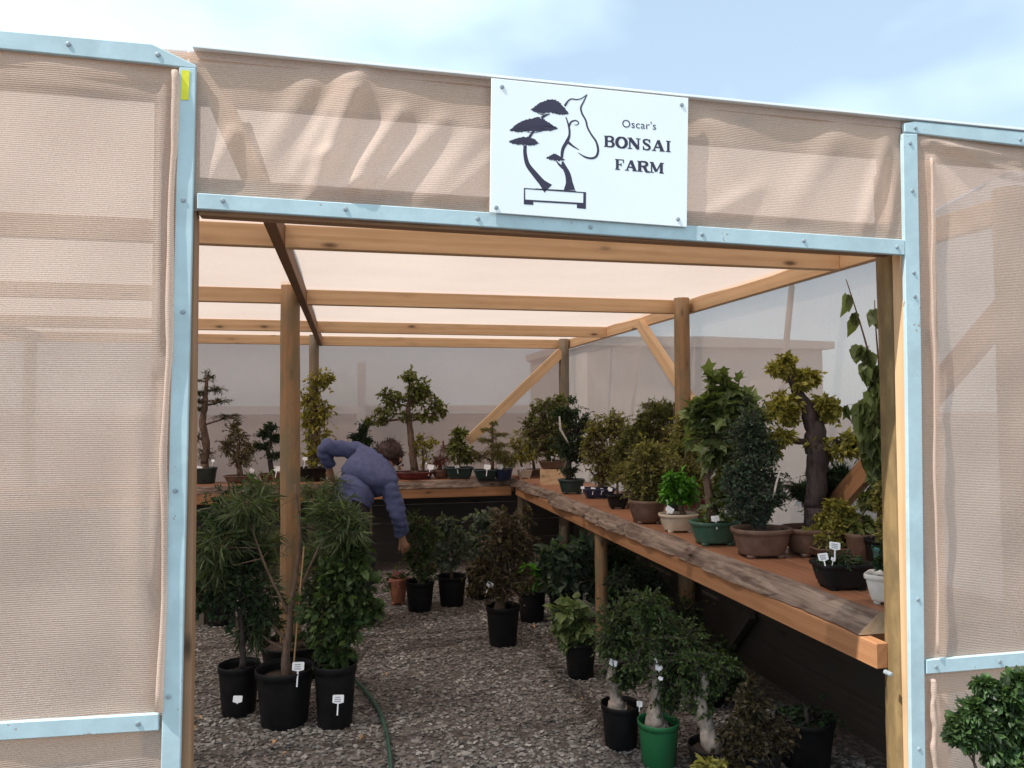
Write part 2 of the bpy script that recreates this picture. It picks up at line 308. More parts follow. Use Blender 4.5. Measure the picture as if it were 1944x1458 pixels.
# front cloth sheets (real folds, 20 mm proud at most)
def seg_d(x, z, p, q):
    p = np.array([p[0], p[2]]); q = np.array([q[0], q[2]]); d = q-p; ln = np.linalg.norm(d); d /= ln
    rx, rz = x-p[0], z-p[1]; t = np.clip((rx*d[0]+rz*d[1])/ln, 0, 1); return np.hypot(rx-d[0]*t*ln, rz-d[1]*t*ln), t
def sheet(name, x0, x1, z0, z1, nx, nz, folds, y=YF+.016, amp=.003, top=None):
    X, Z = np.meshgrid(np.linspace(x0, x1, nx), np.linspace(0, 1, nz))
    tz = np.array([np.interp(x, *top) if top else z1 for x in X.ravel()]).reshape(X.shape); Z = z0+(tz-z0)*Z
    Y = np.full(X.shape, y); ed = np.minimum.reduce([(X-x0)/.1, (x1-X)/.1, (Z-z0)/.07, (tz-Z)/.07]).clip(0, 1)
    for (p, q, wd, a) in folds:
        dd, t = seg_d(X, Z, P(*p, Y=YF), P(*q, Y=YF)); Y = Y-a*np.exp(-(dd/wd)**2)*(.25+.75*np.sin(pi*(.12+.8*t)))*(.3+.7*ed)
    Y = Y-ed*amp*(1+np.sin(X*7+Z*3)+.6*np.sin(X*17-Z*13+1)+.5*np.sin(Z*23+X*5))
    b = MB(); b.add(np.stack([X, Y, Z], 2).reshape(-1, 3), [(j*nx+i, j*nx+i+1, (j+1)*nx+i+1, (j+1)*nx+i) for j in range(nz-1) for i in range(nx-1)])
    return b.build(name, 'cloth', SH, smooth=True)
hd = [((690, 130), (590, 372), .030, .030), ((655, 150), (560, 330), .022, .012), ((760, 215), (650, 380), .028, .026), ((840, 230), (700, 380), .03, .018), ((600, 135), (500, 300), .035, .012),
      ((440, 250), (380, 372), .022, .014), ((905, 250), (800, 400), .04, .014), ((690, 132), (640, 150), .02, .012), ((720, 330), (560, 385), .016, .008), ((930, 300), (840, 390), .025, .010), ((640, 290), (600, 300), .02, .010),
      ((1330, 205), (1420, 330), .04, .008), ((1690, 260), (1640, 440), .025, .014), ((1600, 240), (1500, 400), .045, .008), ((1712, 300), (1690, 450), .014, .012), ((1450, 350), (1330, 420), .03, .010)]
tops = ([-1.3, -.6, -.41, -.2, .4, 1.0, 1.78, 2.6], [2.548, 2.553, 2.556, 2.556, 2.553, 2.545, 2.537, 2.53])
sheet('front_cloth', -.41, 1.76, 2.13, 0, 240, 60, hd, top=tops)
lf = [((312, 150), (300, 700), .012, .020), ((318, 680), (296, 1100), .014, .024), ((0, 108), (330, 150), .012, .010), ((270, 800), (290, 1300), .05, .02), ((0, 140), (300, 175), .02, .006)]
sheet('front_cloth', -1.75, -.415, .02, 0, 120, 160, lf, top=tops)
rf = [((1750, 268), (1944, 300), .010, .018), ((1750, 262), (1944, 330), .016, .012), ((1775, 300), (1790, 800), .02, .008), ((1770, 1290), (1780, 1450), .01, .012), ((1775, 310), (1850, 420), .03, .008)]
sheet('front_cloth', 1.765, 2.47, .02, 0, 90, 160, rf, top=tops)
# cloth wrapped over the top of the front beam, and the roof sheet with a shallow sag in each bay
XL, XR, YB = -4.2, 2.47, 8.22
ys = [YF+.013, 2.09, 2.16, 2.5, 2.9, 3.3, 3.6, 3.9, 4.3, 4.7, 5.02, 5.4, 5.85, 6.3, 6.75, 7.1, 7.4, 7.75, 8.05, YB]
zs = [2.53, 2.556, 2.556, 2.49, 2.43, 2.412, 2.39, 2.38, 2.382, 2.395, 2.412, 2.392, 2.38, 2.39, 2.412, 2.395, 2.39, 2.398, 2.412, 2.41]
nx = 60; xs = np.linspace(XL, XR, nx); b = MB(); V = []
for y, z in zip(ys, zs):
    for x in xs: V.append((x, y, z+(0.006*sin(x*5+y*3)*.5 if z < 2.5 else np.interp(x, *tops)-2.556+.002)))
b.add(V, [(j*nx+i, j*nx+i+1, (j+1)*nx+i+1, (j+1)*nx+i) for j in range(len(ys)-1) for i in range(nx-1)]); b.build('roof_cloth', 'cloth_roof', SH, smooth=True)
def wall(name, p, q, z0, z1, mat='cloth_back'):
    b = MB(); n = 50; p = np.array(p); q = np.array(q); nz = 14; nrm = np.array([-(q-p)[1], (q-p)[0]]); nrm = nrm/np.linalg.norm(nrm); V = []
    for j in range(nz):
        for i in range(n):
            t = i/(n-1); zt_ = z1 if name == 'back_cloth' else float(np.interp((p+(q-p)*t)[1], ys, zs))-.003; z = z0+(zt_-z0)*j/(nz-1); xy = p+(q-p)*t+nrm*.006*sin(t*31+z*4)*(1-abs(2*j/(nz-1)-1)); V.append((xy[0], xy[1], z))
    b.add(V, [(j*n+i, j*n+i+1, (j+1)*n+i+1, (j+1)*n+i) for j in range(nz-1) for i in range(n-1)]); return b.build(name, mat, SH, smooth=True)
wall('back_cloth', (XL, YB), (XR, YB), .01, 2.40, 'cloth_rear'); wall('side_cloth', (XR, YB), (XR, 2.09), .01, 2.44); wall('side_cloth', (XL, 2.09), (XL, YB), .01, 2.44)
def hem(pts, r, nm='cloth_hem'):
    b = MB(); q = np.array([P(u, v, Y=YF-.004) for u, v in pts]); k = np.linspace(0, len(q)-1, 50); qq = np.stack([np.interp(k, range(len(q)), q[:, j]) for j in range(3)], 1)
    qq[:, 0] += .003*np.sin(np.arange(50)*.33)+.001*np.sin(np.arange(50)*.9); b.tube(qq, r*(1+.18*np.sin(np.arange(50)*.41)), 8, wob=.03); b.build(nm, 'cloth', SH, smooth=True)
hem([(332, 134), (329, 300), (322, 600), (313, 800), (312, 1000), (303, 1350)], .0085); hem([(1768, 300), (1773, 700), (1781, 1240)], .004); hem([(1771, 1290), (1774, 1480)], .007)
# frame timbers
beam('top_beam', (XL, 2.115, 2.488), (XR, 2.115, 2.478), .05, .10, SH)
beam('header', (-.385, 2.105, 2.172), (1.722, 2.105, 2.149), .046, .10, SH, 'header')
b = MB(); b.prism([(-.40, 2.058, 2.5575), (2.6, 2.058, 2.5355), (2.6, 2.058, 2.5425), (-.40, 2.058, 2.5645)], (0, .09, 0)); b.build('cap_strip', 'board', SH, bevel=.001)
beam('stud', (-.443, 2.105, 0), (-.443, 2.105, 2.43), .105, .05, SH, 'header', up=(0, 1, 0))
beam('stud', (1.781, 2.105, 0), (1.785, 2.105, 2.42), .056, .05, SH, 'pine', up=(0, 1, 0))
beam('stud', (1.85, 2.105, 0), (1.85, 2.105, 2.42), .07, .05, SH, 'pine', up=(0, 1, 0))
beam('stud', (-1.6, 2.105, 0), (-1.6, 2.105, 2.43), .07, .05, SH, 'pine', up=(0, 1, 0))
beam('stud', (2.425, 2.105, 0), (2.425, 2.105, 2.42), .07, .05, SH, 'pine', up=(0, 1, 0))
beam('frame_rail', (-1.56, 2.108, .79), (-.505, 2.108, .775), .045, .095, SH); beam('frame_rail', (1.88, 2.108, .735), (2.385, 2.108, .735), .045, .095, SH)
pole('post', 1.818, 2.195, 0, 2.40, .056, SH, 'pole_olive'); po = SH.children[-1]
bb = MB(); c = P(1690, 1274, Y=2.13); bb.tube([c+(0, .02, 0), c-(0, .006, 0), c-(0, .009, 0)], [.008, .008, .005], 10); bb.build('bolt', 'screw', po)
pole('post', -.352, 4.925, 0, 2.425, .061, SH); pole('post', -.345, 7.975, 0, 2.40, .05, SH, 'pole_grey'); pole('post', 2.33, 4.93, 0, 2.40, .056, SH)
pole('post', 2.34, 7.97, 0, 2.40, .058, SH, 'pole_grey'); pole('post', -3.0, 5.2, 0, 2.40, .058, SH); pole('post', -3.0, 8.04, 0, 2.40, .055, SH, 'pole_grey'); pole('post', 2.35, 2.25, 0, 2.4, .05, SH)
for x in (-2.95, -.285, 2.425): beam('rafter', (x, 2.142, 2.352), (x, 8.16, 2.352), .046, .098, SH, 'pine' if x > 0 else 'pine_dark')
for y in (3.30, 5.02, 6.75, 8.06):
    zz = 2.352
    beam('purlin', (-.308+(.0 if y < 8 else -.0), y+.03, zz+.004), (-2.92, y+.03, zz+.004), .046, .095, SH)
    beam('purlin', (-.262, y, zz-.003), (2.402, y, zz-.003), .046, .098, SH); beam('purlin', (-2.972, y, zz), (XL, y, zz), .046, .095, SH)
a1 = P(408, 170, Y=2.104); a2 = P(486, 350, Y=2.104); beam('brace', a1, a2, .045, .062, SH)
beam('stud', (1.715, 2.105, 2.205), (1.715, 2.105, 2.425), .022, .05, SH, 'pine', up=(0, 1, 0))
a1 = P(1066, 668, Y=7.95); a2 = P(888, 838, Y=7.95); beam('brace', a1, a2, .046, .105, SH, 'pine', up=(0, 0, 1))
a1 = P(1216, 616, X=2.385); a2 = P(1324, 780, X=2.385); beam('brace', a1, a2, .045, .10, SH)
a1 = P(1990, 494, X=2.38); a2 = P(1560, 990, X=2.38); beam('brace', a1, a2, .045, .10, SH, 'rail')
a1 = P(1425, 1165, X=2.38); a2 = P(1300, 1350, X=2.38); beam('brace', a1, a2, .045, .07, SH, 'lining')  # near-black timber: the dimness under the bench is painted into this brace
for p_, q_ in (((-4.1, 8.19), (2.40, 8.19)), ((2.445, 8.16), (2.445, 2.18)), ((-4.17, 2.2), (-4.17, 8.1))):   # dark boards added along the wall foot to darken the space under the benches
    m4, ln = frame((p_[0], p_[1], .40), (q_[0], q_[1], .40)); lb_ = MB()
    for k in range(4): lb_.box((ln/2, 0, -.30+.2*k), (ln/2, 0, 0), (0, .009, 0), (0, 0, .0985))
    lb_.build('added_dark_boards', 'lining', SH, mat4=m4, bevel=.002)

# ------------------------------------------------------------------ sign
S_ = thing('shop_sign', 'white rectangular sign with bonsai horse emblem above the opening', 'sign', P(1120, 290, Y=YF-.012))
YS = YF-.012
bo = px_board('sign_board', [(933, 148), (1307, 186), (1304, 431), (930, 403)], YS, .005, S_, 'board', .001)
screws(bo, [(953, 165), (1294, 199), (942, 394), (1287, 416)], YS)
K = 440/1944
def sp(x, y, i=0): return P(900+x*K, 120+y*K, Y=YS-.0004-.00003*(i % 5))
ink = MB(); cnt = [0]
def ribbon(pts, mbx, tf=lambda x, y, i: sp(x, y, i), sub=6):
    p = np.array([q[:2] for q in pts], float); wd = np.array([q[2] for q in pts], float); n = len(p)
    t = np.arange(n); tt = np.linspace(0, n-1, (n-1)*sub+1)
    if n > 2:   # catmull-rom
        ext = np.vstack([2*p[0]-p[1], p, 2*p[-1]-p[-2]]); out = []
        for q in tt:
            i = min(int(q), n-2); f = q-i; a, b_, c_, d_ = ext[i:i+4]
            out.append(.5*((2*b_)+(c_-a)*f+(2*a-5*b_+4*c_-d_)*f*f+(-a+3*b_-3*c_+d_)*f**3))
        p2 = np.array(out)
    else: p2 = np.stack([np.interp(tt, t, p[:, 0]), np.interp(tt, t, p[:, 1])], 1)
    w2 = np.interp(tt, t, wd); tg = np.gradient(p2, axis=0); nn = np.stack([-tg[:, 1], tg[:, 0]], 1); nn /= np.linalg.norm(nn, axis=1)[:, None]+1e-9
    cnt[0] += 1; V = []
    for q, nv, ww in zip(p2, nn, w2): V += [tf(*(q+nv*ww/2), cnt[0]), tf(*(q-nv*ww/2), cnt[0])]
    mbx.add(V, [(2*i, 2*i+1, 2*i+3, 2*i+2) for i in range(len(p2)-1)])
def poly(pts, mbx, jag=0, tf=lambda x, y, i: sp(x, y, i)):
    cnt[0] += 1; p = []
    for i in range(len(pts)):
        a = np.array(pts[i], float); c_ = np.array(pts[(i+1) % len(pts)], float); k = max(1, int(np.linalg.norm(c_-a)/9)) if jag else 1
        for j in range(k): p.append(a+(c_-a)*j/k+(RNG.uniform(-jag, jag, 2) if jag else 0))
    cc = np.mean(p, axis=0); V = [tf(*cc, cnt[0])]+[tf(*q, cnt[0]) for q in p]; n = len(p)
    mbx.add(V, [(0, 1+i, 1+(i+1) % n) for i in range(n)])
for pl in ([(470, 388), (520, 350), (580, 320), (620, 305), (680, 303), (715, 325), (745, 360), (775, 395), (800, 420), (780, 432), (720, 430), (640, 415), (560, 420), (505, 410)],
           [(292, 562), (330, 540), (345, 515), (400, 485), (470, 465), (530, 452), (580, 465), (640, 505), (700, 545), (660, 565), (600, 565), (560, 578), (510, 570), (440, 575), (360, 580)],
           [(290, 662), (340, 630), (400, 618), (450, 618), (500, 630), (545, 672), (500, 690), (440, 685), (370, 685)], [(598, 797), (640, 770), (680, 757), (720, 780), (760, 808), (720, 820), (650, 812)]): poly(pl, ink, 5)
for r in ([(428, 688, 28), (428, 760, 30), (450, 850, 38), (510, 930, 46), (570, 1000, 54), (622, 1052, 92)], [(505, 565, 18), (485, 590, 20), (465, 620, 24)], [(635, 425, 8), (595, 440, 18), (565, 460, 28)],
          [(800, 1064, 96), (798, 1000, 56), (785, 930, 46), (752, 860, 34), (742, 825, 16)], [(690, 820, 8), (715, 850, 16), (748, 876, 28)],
          [(735, 795, 22), (745, 720, 28), (780, 655, 30), (800, 600, 18), (795, 530, 16), (770, 450, 8)], [(798, 525, 16), (815, 492, 15), (850, 480, 10), (875, 495, 9), (868, 515, 8), (838, 517, 4)],
          [(780, 655, 24), (830, 695, 14), (880, 725, 5)], [(873, 750, 4), (930, 785, 14), (985, 797, 17), (1025, 780, 19), (1040, 730, 19), (1025, 660, 16), (985, 600, 14), (952, 540, 14), (937, 480, 14), (905, 420, 14), (896, 370, 14), (920, 320, 12), (947, 262, 8)],
          [(950, 262, 8), (900, 295, 9), (860, 304, 9), (820, 299, 10), (790, 315, 13), (760, 358, 20)], [(418, 1050, 9), (940, 1086, 9)], [(423, 1050, 10), (423, 1182, 12)], [(928, 1085, 22), (926, 1218, 24)], [(420, 1150, 15), (935, 1180, 15)], [(515, 1052, 5), (855, 1072, 6)]): ribbon(r, ink)
for i in range(7):
    x = 440+i*18; ribbon([(x, 576+random.uniform(-3, 8), 3), (495+random.uniform(-12, 12), 585, 3)], ink, sub=1)
    x = 530+i*14; ribbon([(x, 418, 3), (590, 440, 3)], ink, sub=1)
poly([(418, 1150), (497, 1155), (497, 1188), (418, 1183)], ink); poly([(862, 1170), (938, 1175), (938, 1222), (862, 1215)], ink)
ink.build('emblem', 'ink', S_)
G = {}
def bx(a, b_, c_, d_): return ('b', a, b_, c_, d_)
top_bowl = [(.3, .955, .10), (.55, .955, .11), (.74, .89, .16), (.79, .755, .2), (.72, .61, .16), (.55, .535, .10), (.3, .53, .1)]
G['B'] = [[(.22, 0, .21), (.22, 1, .21)], bx(.02, 0, .5, .085), bx(.02, .915, .5, 1), top_bowl, [(.5, .53, .1), (.74, .48, .15), (.84, .28, .22), (.75, .1, .16), (.55, .045, .1), (.3, .045, .1)]]
G['O'] = [[(.5+.39*sin(a)*1, .5+.455*cos(a), .11+.12*abs(sin(a))) for a in np.linspace(0, 2*pi, 25)]]
G['N'] = [[(.17, 0, .1), (.17, 1, .1)], [(.83, 0, .1), (.83, 1, .1)], [(.17, .96, .22), (.83, .06, .22)], bx(.0, 0, .36, .085), bx(.0, .915, .28, 1), bx(.64, .915, 1, 1)]
G['S'] = [[(.78, .76, .1), (.7, .9, .11), (.5, .955, .11), (.28, .89, .15), (.22, .74, .19), (.36, .59, .2), (.64, .46, .2), (.80, .29, .19), (.72, .11, .15), (.5, .045, .11), (.28, .1, .11), (.19, .26, .1)], bx(.76, .66, .85, 1), bx(.13, 0, .22, .36)]
G['A'] = [[(.5, .98, .1), (.16, .03, .1)], [(.5, .97, .2), (.83, .03, .22)], [(.28, .34, .09), (.72, .34, .09)], bx(0, 0, .34, .085), bx(.6, 0, 1.02, .085)]
G['I'] = [[(.5, 0, .3), (.5, 1, .3)], bx(.15, 0, .85, .085), bx(.15, .915, .85, 1)]
G['F'] = [[(.25, 0, .22), (.25, 1, .22)], bx(.03, 0, .52, .085), bx(.03, .91, .9, 1), bx(.8, .66, .9, .95), bx(.3, .46, .62, .56), bx(.58, .36, .67, .66)]
G['R'] = [[(.22, 0, .21), (.22, 1, .21)], bx(.02, 0, .46, .085), bx(.02, .915, .5, 1), top_bowl, [(.48, .52, .16), (.62, .4, .2), (.74, .12, .2), (.86, .05, .12), (1.0, .05, .1)]]
G['M'] = [[(.14, 0, .08), (.14, 1, .08)], [(.84, 0, .17), (.84, 1, .17)], [(.16, .98, .17), (.48, .12, .17)], [(.48, .12, .08), (.82, .98, .08)], bx(.0, 0, .3, .085), bx(.0, .915, .22, 1), bx(.68, 0, 1.02, .085), bx(.8, .915, 1.02, 1)]
tx = MB()
def glyph(ch, x, y, w_, h_, slx, sly):
    # slx: drop per unit run of the baseline, the letters stand upright on it
    def tf(a, b_, i): return sp(x+a, y+a*slx-b_, i)
    for s in G[ch]:
        if isinstance(s, tuple): poly([(s[1]*w_, s[2]*h_), (s[3]*w_, s[2]*h_), (s[3]*w_, s[4]*h_), (s[1]*w_, s[4]*h_)], tx, 0, tf)
        else: ribbon([(p_[0]*w_, p_[1]*h_, p_[2]*w_*1.22) for p_ in s], tx, tf)
for ch, x, w_ in (('B', 1088, 96), ('O', 1186, 102), ('N', 1288, 108), ('S', 1404, 86), ('A', 1490, 108), ('I', 1600, 58)): glyph(ch, x, 700+(x-1088)*.083, w_, 94, .083, 0)
tx.build('lettering', 'ink', S_); tx = MB()
for ch, x, w_ in (('F', 1180, 86), ('A', 1264, 104), ('R', 1366, 106), ('M', 1472, 118)): glyph(ch, x, 892+(x-1180)*.083, w_, 90, .083, 0)
tx.build('lettering', 'ink', S_); tx = MB()
fc = bpy.data.curves.new('shop_text', 'FONT'); fc.body = "Oscar's"; fc.space_character = 1.05; fo = bpy.data.objects.new('shop_text', fc); COL.objects.link(fo)
dg = bpy.context.evaluated_depsgraph_get(); dg.update(); tm = bpy.data.meshes.new_from_object(fo.evaluated_get(dg)); bpy.data.objects.remove(fo)
tv = np.array([v_.co[:] for v_ in tm.vertices]); lo, hi = tv.min(0), tv.max(0); cnt[0] += 1
tx.add([sp(1243+(q[0]-lo[0])/(hi[0]-lo[0])*284, 536+(q[0]-lo[0])/(hi[0]-lo[0])*23-(q[1]-lo[1])/(hi[1]-lo[1])*66, cnt[0]) for q in tv], [tuple(p_.vertices) for p_ in tm.polygons])
tx.build('lettering', 'ink', S_)

# ------------------------------------------------------------------ benches
def slab(parent, p1, p2, inward, wid, zt, th, seed, over=.09, name='slab', pale=False, live=True):
    rg = np.random.default_rng(seed); p1 = np.array(p1, float); p2 = np.array(p2, float); ln = np.linalg.norm(p2-p1); n = max(8, int(ln/.05)); ux = (p2-p1)/ln; iy = np.array(inward, float)
    V = []; Fs = []; MI = []; rows = 7
    sm = lambda a: np.convolve(np.pad(a, 3, 'edge'), np.ones(7)/7, 'valid')
    n0 = sm(rg.normal(0, .03 if live else .0, n+1)); n1 = sm(rg.normal(0, .045 if live else 0, n+1)); nr = rg.normal(0, .005 if live else 0, (n+1, rows))+(np.where(rg.uniform(size=(n+1, 1)) < .12, -.018, 0) if live else 0)
    for i in range(n+1):
        o = p1+ux*ln*i/n
        prof = [(n0[i], 0)]+[(n0[i]*(1-k/4)+(n1[i]-over)*(k/4)**.8+nr[i, k], -th*.97*k/4+nr[i, (k+3) % rows]*.6) for k in (1, 2, 3)]+[(n1[i]-over, -th), (wid, -th), (wid, 0)]
        for a, z in prof: q = o+iy*a; V.append((q[0], q[1], zt+z))
    for i in range(n):
        for k in range(rows): Fs.append((i*rows+k, i*rows+(k+1) % rows, (i+1)*rows+(k+1) % rows, (i+1)*rows+k)); MI.append(1 if k < 4 else 0)
    Fs += [tuple(range(rows)), tuple(n*rows+k for k in range(rows))[::-1]]; MI += [2, 2]
    # local frame with x along the slab so that the grain runs along it
    m4, _ = frame((p1[0], p1[1], zt), (p2[0], p2[1], zt)); inv = m4.inverted(); b = MB(); b.add([tuple(inv @ Vector(q)) for q in V], Fs); b.m = MI
    return b.build(name, ['slab', 'slab_edge' if live else 'slab', 'slab_end'], parent, mat4=m4)
RB = thing('plank_bench', 'long right hand bench of live edge slabs running back from the opening', 'bench', (1.8, 2.3, 0))
BZ = .90
slab(RB, (1.80, 2.285), (1.765, 4.47), (1, 0), .30, BZ, .075, 1, over=.075); slab(RB, (1.755, 4.478), (1.76, 6.3), (1, 0), .30, BZ-.004, .075, 2); slab(RB, (1.765, 6.308), (1.72, 7.60), (1, 0), .30, BZ, .07, 3, over=.07)
slab(RB, (2.11, 2.30), (2.11, 5.0), (1, 0), .22, BZ-.003, .06, 4, live=False, over=0); slab(RB, (2.11, 5.006), (2.11, 7.62), (1, 0), .22, BZ-.003, .06, 5, live=False, over=0)
beam('bench_rail', (1.745, 2.205, .778), (1.715, 7.56, .782), .045, .085, RB, 'rail'); beam('bench_rail', (2.30, 2.35, .79), (2.30, 4.9, .79), .045, .09, RB, 'rail')
beam('end_rail', (1.772, 2.41, .775), (2.27, 2.41, .775), .045, .085, RB, 'rail'); beam('end_rail', (1.90, 2.335, .86), (2.27, 2.335, .86), .03, .07, RB, 'rail')
pole('leg', 1.775, 5.13, 0, .735, .046, RB); pole('leg', 1.78, 7.66, 0, .74, .045, RB, 'pole_grey'); pole('leg', 2.2, 6.6, 0, .838, .045, RB, 'pole_grey')
BB = thing('plank_bench', 'back bench of rough slabs running along the rear cloth wall', 'bench', (0, 7.8, 0))
slab(BB, (1.72, 7.66), (-1.1, 7.66), (0, 1), .30, BZ, .07, 6, over=.06); slab(BB, (-1.108, 7.67), (-3.9, 7.66), (0, 1), .30, BZ, .07, 7, over=.06)
slab(BB, (2.33, 7.97), (-.9, 7.97), (0, 1), .20, BZ-.002, .06, 8, live=False, over=0); slab(BB, (-.91, 7.97), (-3.9, 7.97), (0, 1), .20, BZ-.002, .06, 9, live=False, over=0)
beam('bench_rail', (1.66, 7.625, .778), (-3.9, 7.625, .778), .045, .095, BB, 'rail'); beam('bench_rail', (1.74, 7.86, .79), (-3.9, 7.86, .79), .045, .085, BB, 'rail')
for x in (-3.7, -1.9, .2): pole('leg', x, 7.70, 0, .735, .045, BB, 'pole_grey')

# ------------------------------------------------------------------ plants
LEAF = {  # local leaf shapes: x along, y across, z up; triangles meet at the midrib
 'diamond': ([(0, 0, 0), (.45, .27, .07), (1, 0, -.03), (.45, -.27, .07)], [(0, 2, 1), (0, 3, 2)]),
 'needle': ([(0, .085, 0), (0, -.085, 0), (1, 0, -.03)], [(0, 1, 2)]),
 'oval': ([(0, 0, 0), (.28, .24, .06), (.68, .22, .03), (1, 0, -.12), (.68, -.22, .03), (.28, -.24, .06), (.5, 0, 0)], [(0, 6, 1), (1, 6, 2), (2, 6, 3), (3, 6, 4), (4, 6, 5), (5, 6, 0)]),
 'heart': ([(0, 0, 0), (-.06, .2, .04), (.2, .4, .06), (.6, .25, .02), (1, 0, -.16), (.6, -.25, .02), (.2, -.4, .06), (-.06, -.2, .04), (.4, 0, 0)], [(0, 8, 1), (1, 8, 2), (2, 8, 3), (3, 8, 4), (4, 8, 5), (5, 8, 6), (6, 8, 7), (7, 8, 0)]),
 'strap': ([(0, 0, 0), (.3, .055, .015), (.68, .045, -.05), (1, 0, -.2), (.68, -.045, -.05), (.3, -.055, .015)], [(0, 5, 1), (1, 5, 2), (2, 5, 4), (2, 4, 3)]),
 'lobed': ([(0, 0, 0), (.1, .34, .03), (.3, .2, .03), (.55, .42, 0), (.62, .16, 0), (1, 0, -.15), (.62, -.16, 0), (.55, -.42, 0), (.3, -.2, .03), (.1, -.34, .03), (.4, 0, .01)],
           [(0, 10, 1), (1, 10, 2), (2, 10, 3), (3, 10, 4), (4, 10, 5), (5, 10, 6), (6, 10, 7), (7, 10, 8), (8, 10, 9), (9, 10, 0)]),
}
def leaf_mesh(mb, pos, dirs, size, kind, upbias=.5, mi=0):
    pos = np.asarray(pos); dirs = np.asarray(dirs); n = len(pos)
    if n == 0: return
    T, Fc = LEAF[kind]; T = np.array(T, float)
    x = dirs/(np.linalg.norm(dirs, axis=1)[:, None]+1e-9); rnd = RNG.normal(size=(n, 3))*(1-upbias)+np.array([0, 0, 1.0])*upbias*1.4
    z = rnd-x*np.sum(rnd*x, 1)[:, None]; z /= np.linalg.norm(z, axis=1)[:, None]+1e-9; y = np.cross(z, x)
    s = size*np.clip(RNG.lognormal(-.08, .32, n), .4, 1.7)
    V = pos[:, None]+(x[:, None]*T[None, :, 0:1]+y[:, None]*T[None, :, 1:2]+z[:, None]*T[None, :, 2:3])*s[:, None, None]
    k = len(T); o = mb.n; mb.v.append(V.reshape(-1, 3)); FF = (np.array([f for f in Fc])[None]+(np.arange(n)*k)[:, None, None]+o).reshape(-1, 3)
    mb.f += [tuple(q) for q in FF.tolist()]; mb.m += [mi]*len(FF); mb.n += n*k
def pot_mesh(R, H, style, c, yaw=0):
    b = MB(); asp, pw, n = {'nursery': (1, 2, 40), 'round': (1, 2, 40), 'oval': (.76, 2.4, 44), 'rect': (.68, 7, 48)}[style]
    if style == 'nursery': pr = [(0, 0), (.76*R, 0), (.79*R, .02*H), (.95*R, .86*H), (.955*R, .87*H), (1.0*R, .87*H), (1.01*R, .99*H), (1.0*R, H), (.955*R, H), (.945*R, .9*H), (.93*R, .8*H)]
    elif style == 'round': pr = [(0, .05*H), (.6*R, .05*H), (.72*R, .12*H), (.9*R, .5*H), (.95*R, .82*H), (1.0*R, .88*H), (1.0*R, H), (.9*R, H), (.87*R, .82*H)]
    else: pr = [(0, .1*H), (.70*R, .1*H), (.74*R, .12*H), (.75*R, .2*H), (.80*R, .3*H), (.91*R, .74*H), (.92*R, .82*H), (.985*R, .84*H), (1.0*R, .9*H), (1.0*R, .97*H), (.98*R, H), (.90*R, H), (.87*R, .82*H)]
    ca, sa = cos(yaw), sin(yaw); V = []
    for r, z in pr:
        for k in range(n):
            a = 2*pi*(k+.5)/n; x = math.copysign(abs(cos(a))**(2/pw), cos(a))*r; y = math.copysign(abs(sin(a))**(2/pw), sin(a))*r*asp
            V.append((c[0]+x*ca-y*sa, c[1]+x*sa+y*ca, c[2]+z))
    b.add(V, [(j*n+k, j*n+(k+1) % n, (j+1)*n+(k+1) % n, (j+1)*n+k) for j in range(len(pr)-1) for k in range(n)])
    if style in ('oval', 'rect', 'round'):
        for sx, sy in ((1, 1), (1, -1), (-1, 1), (-1, -1)):
            x, y = sx*.5*R, sy*.5*R*asp; q = (c[0]+x*ca-y*sa, c[1]+x*sa+y*ca, c[2]+.06*H); b.box(q, (.13*R*ca, .13*R*sa, 0), (-.1*R*sa, .1*R*ca, 0), (0, 0, .0599*H))
    return b, asp, pw
def soil_mesh(R, H, c, asp, pw, yaw):
    b = MB(); n = 32; V = [(c[0], c[1], c[2]+.86*H)]; ca, sa = cos(yaw), sin(yaw); rings = (.3, .6, .86, .9)
    for q in rings:
        for k in range(n):
            a = 2*pi*k/n; x = math.copysign(abs(cos(a))**(2/pw), cos(a))*R*q*.985; y = math.copysign(abs(sin(a))**(2/pw), sin(a))*R*q*asp*.985
            V.append((c[0]+x*ca-y*sa, c[1]+x*sa+y*ca, c[2]+H*(.80+.06*(1-q))+random.uniform(-.004, .004)))
    b.add(V, [(0, 1+k, 1+(k+1) % n) for k in range(n)]+[(1+j*n+k, 1+(j+1)*n+k, 1+(j+1)*n+(k+1) % n, 1+j*n+(k+1) % n) for j in range(len(rings)-1) for k in range(n)]); return b
def tag_mesh(c, s, tilt, yaw, stem, marks=False):
    """T shaped plant label: plate, stem, faint pencil lines"""
    b = MB(); r = np.array([cos(yaw), -sin(yaw), 0]); nrm = np.array([sin(yaw), cos(yaw), 0]); up = np.array([0, 0, 1.0])*cos(tilt)+r*sin(tilt); rr = r*cos(tilt)-np.array([0, 0, 1.0])*sin(tilt)
    up2 = up*.94+nrm*.25; c = np.array(c)
    q = [c+rr*x*s+up2*z*s for x, z in ((-.5, -.26), (-.14, -.36), (.14, -.36), (.5, -.26), (.5, .34), (.42, .4), (-.42, .4), (-.5, .34))]
    b.prism(q, nrm*.0015); e = c-up2*s*.36; b.box(e-up2*stem/2, rr*s*.06, nrm*.0008, up2*stem/2)
    if marks:
        for k in range(3): b.box(c+up2*s*(.2-.18*k)-nrm*.0009-rr*s*.05, rr*s*random.uniform(.22, .33), nrm*.0005, up2*s*.028, 1)
    return b
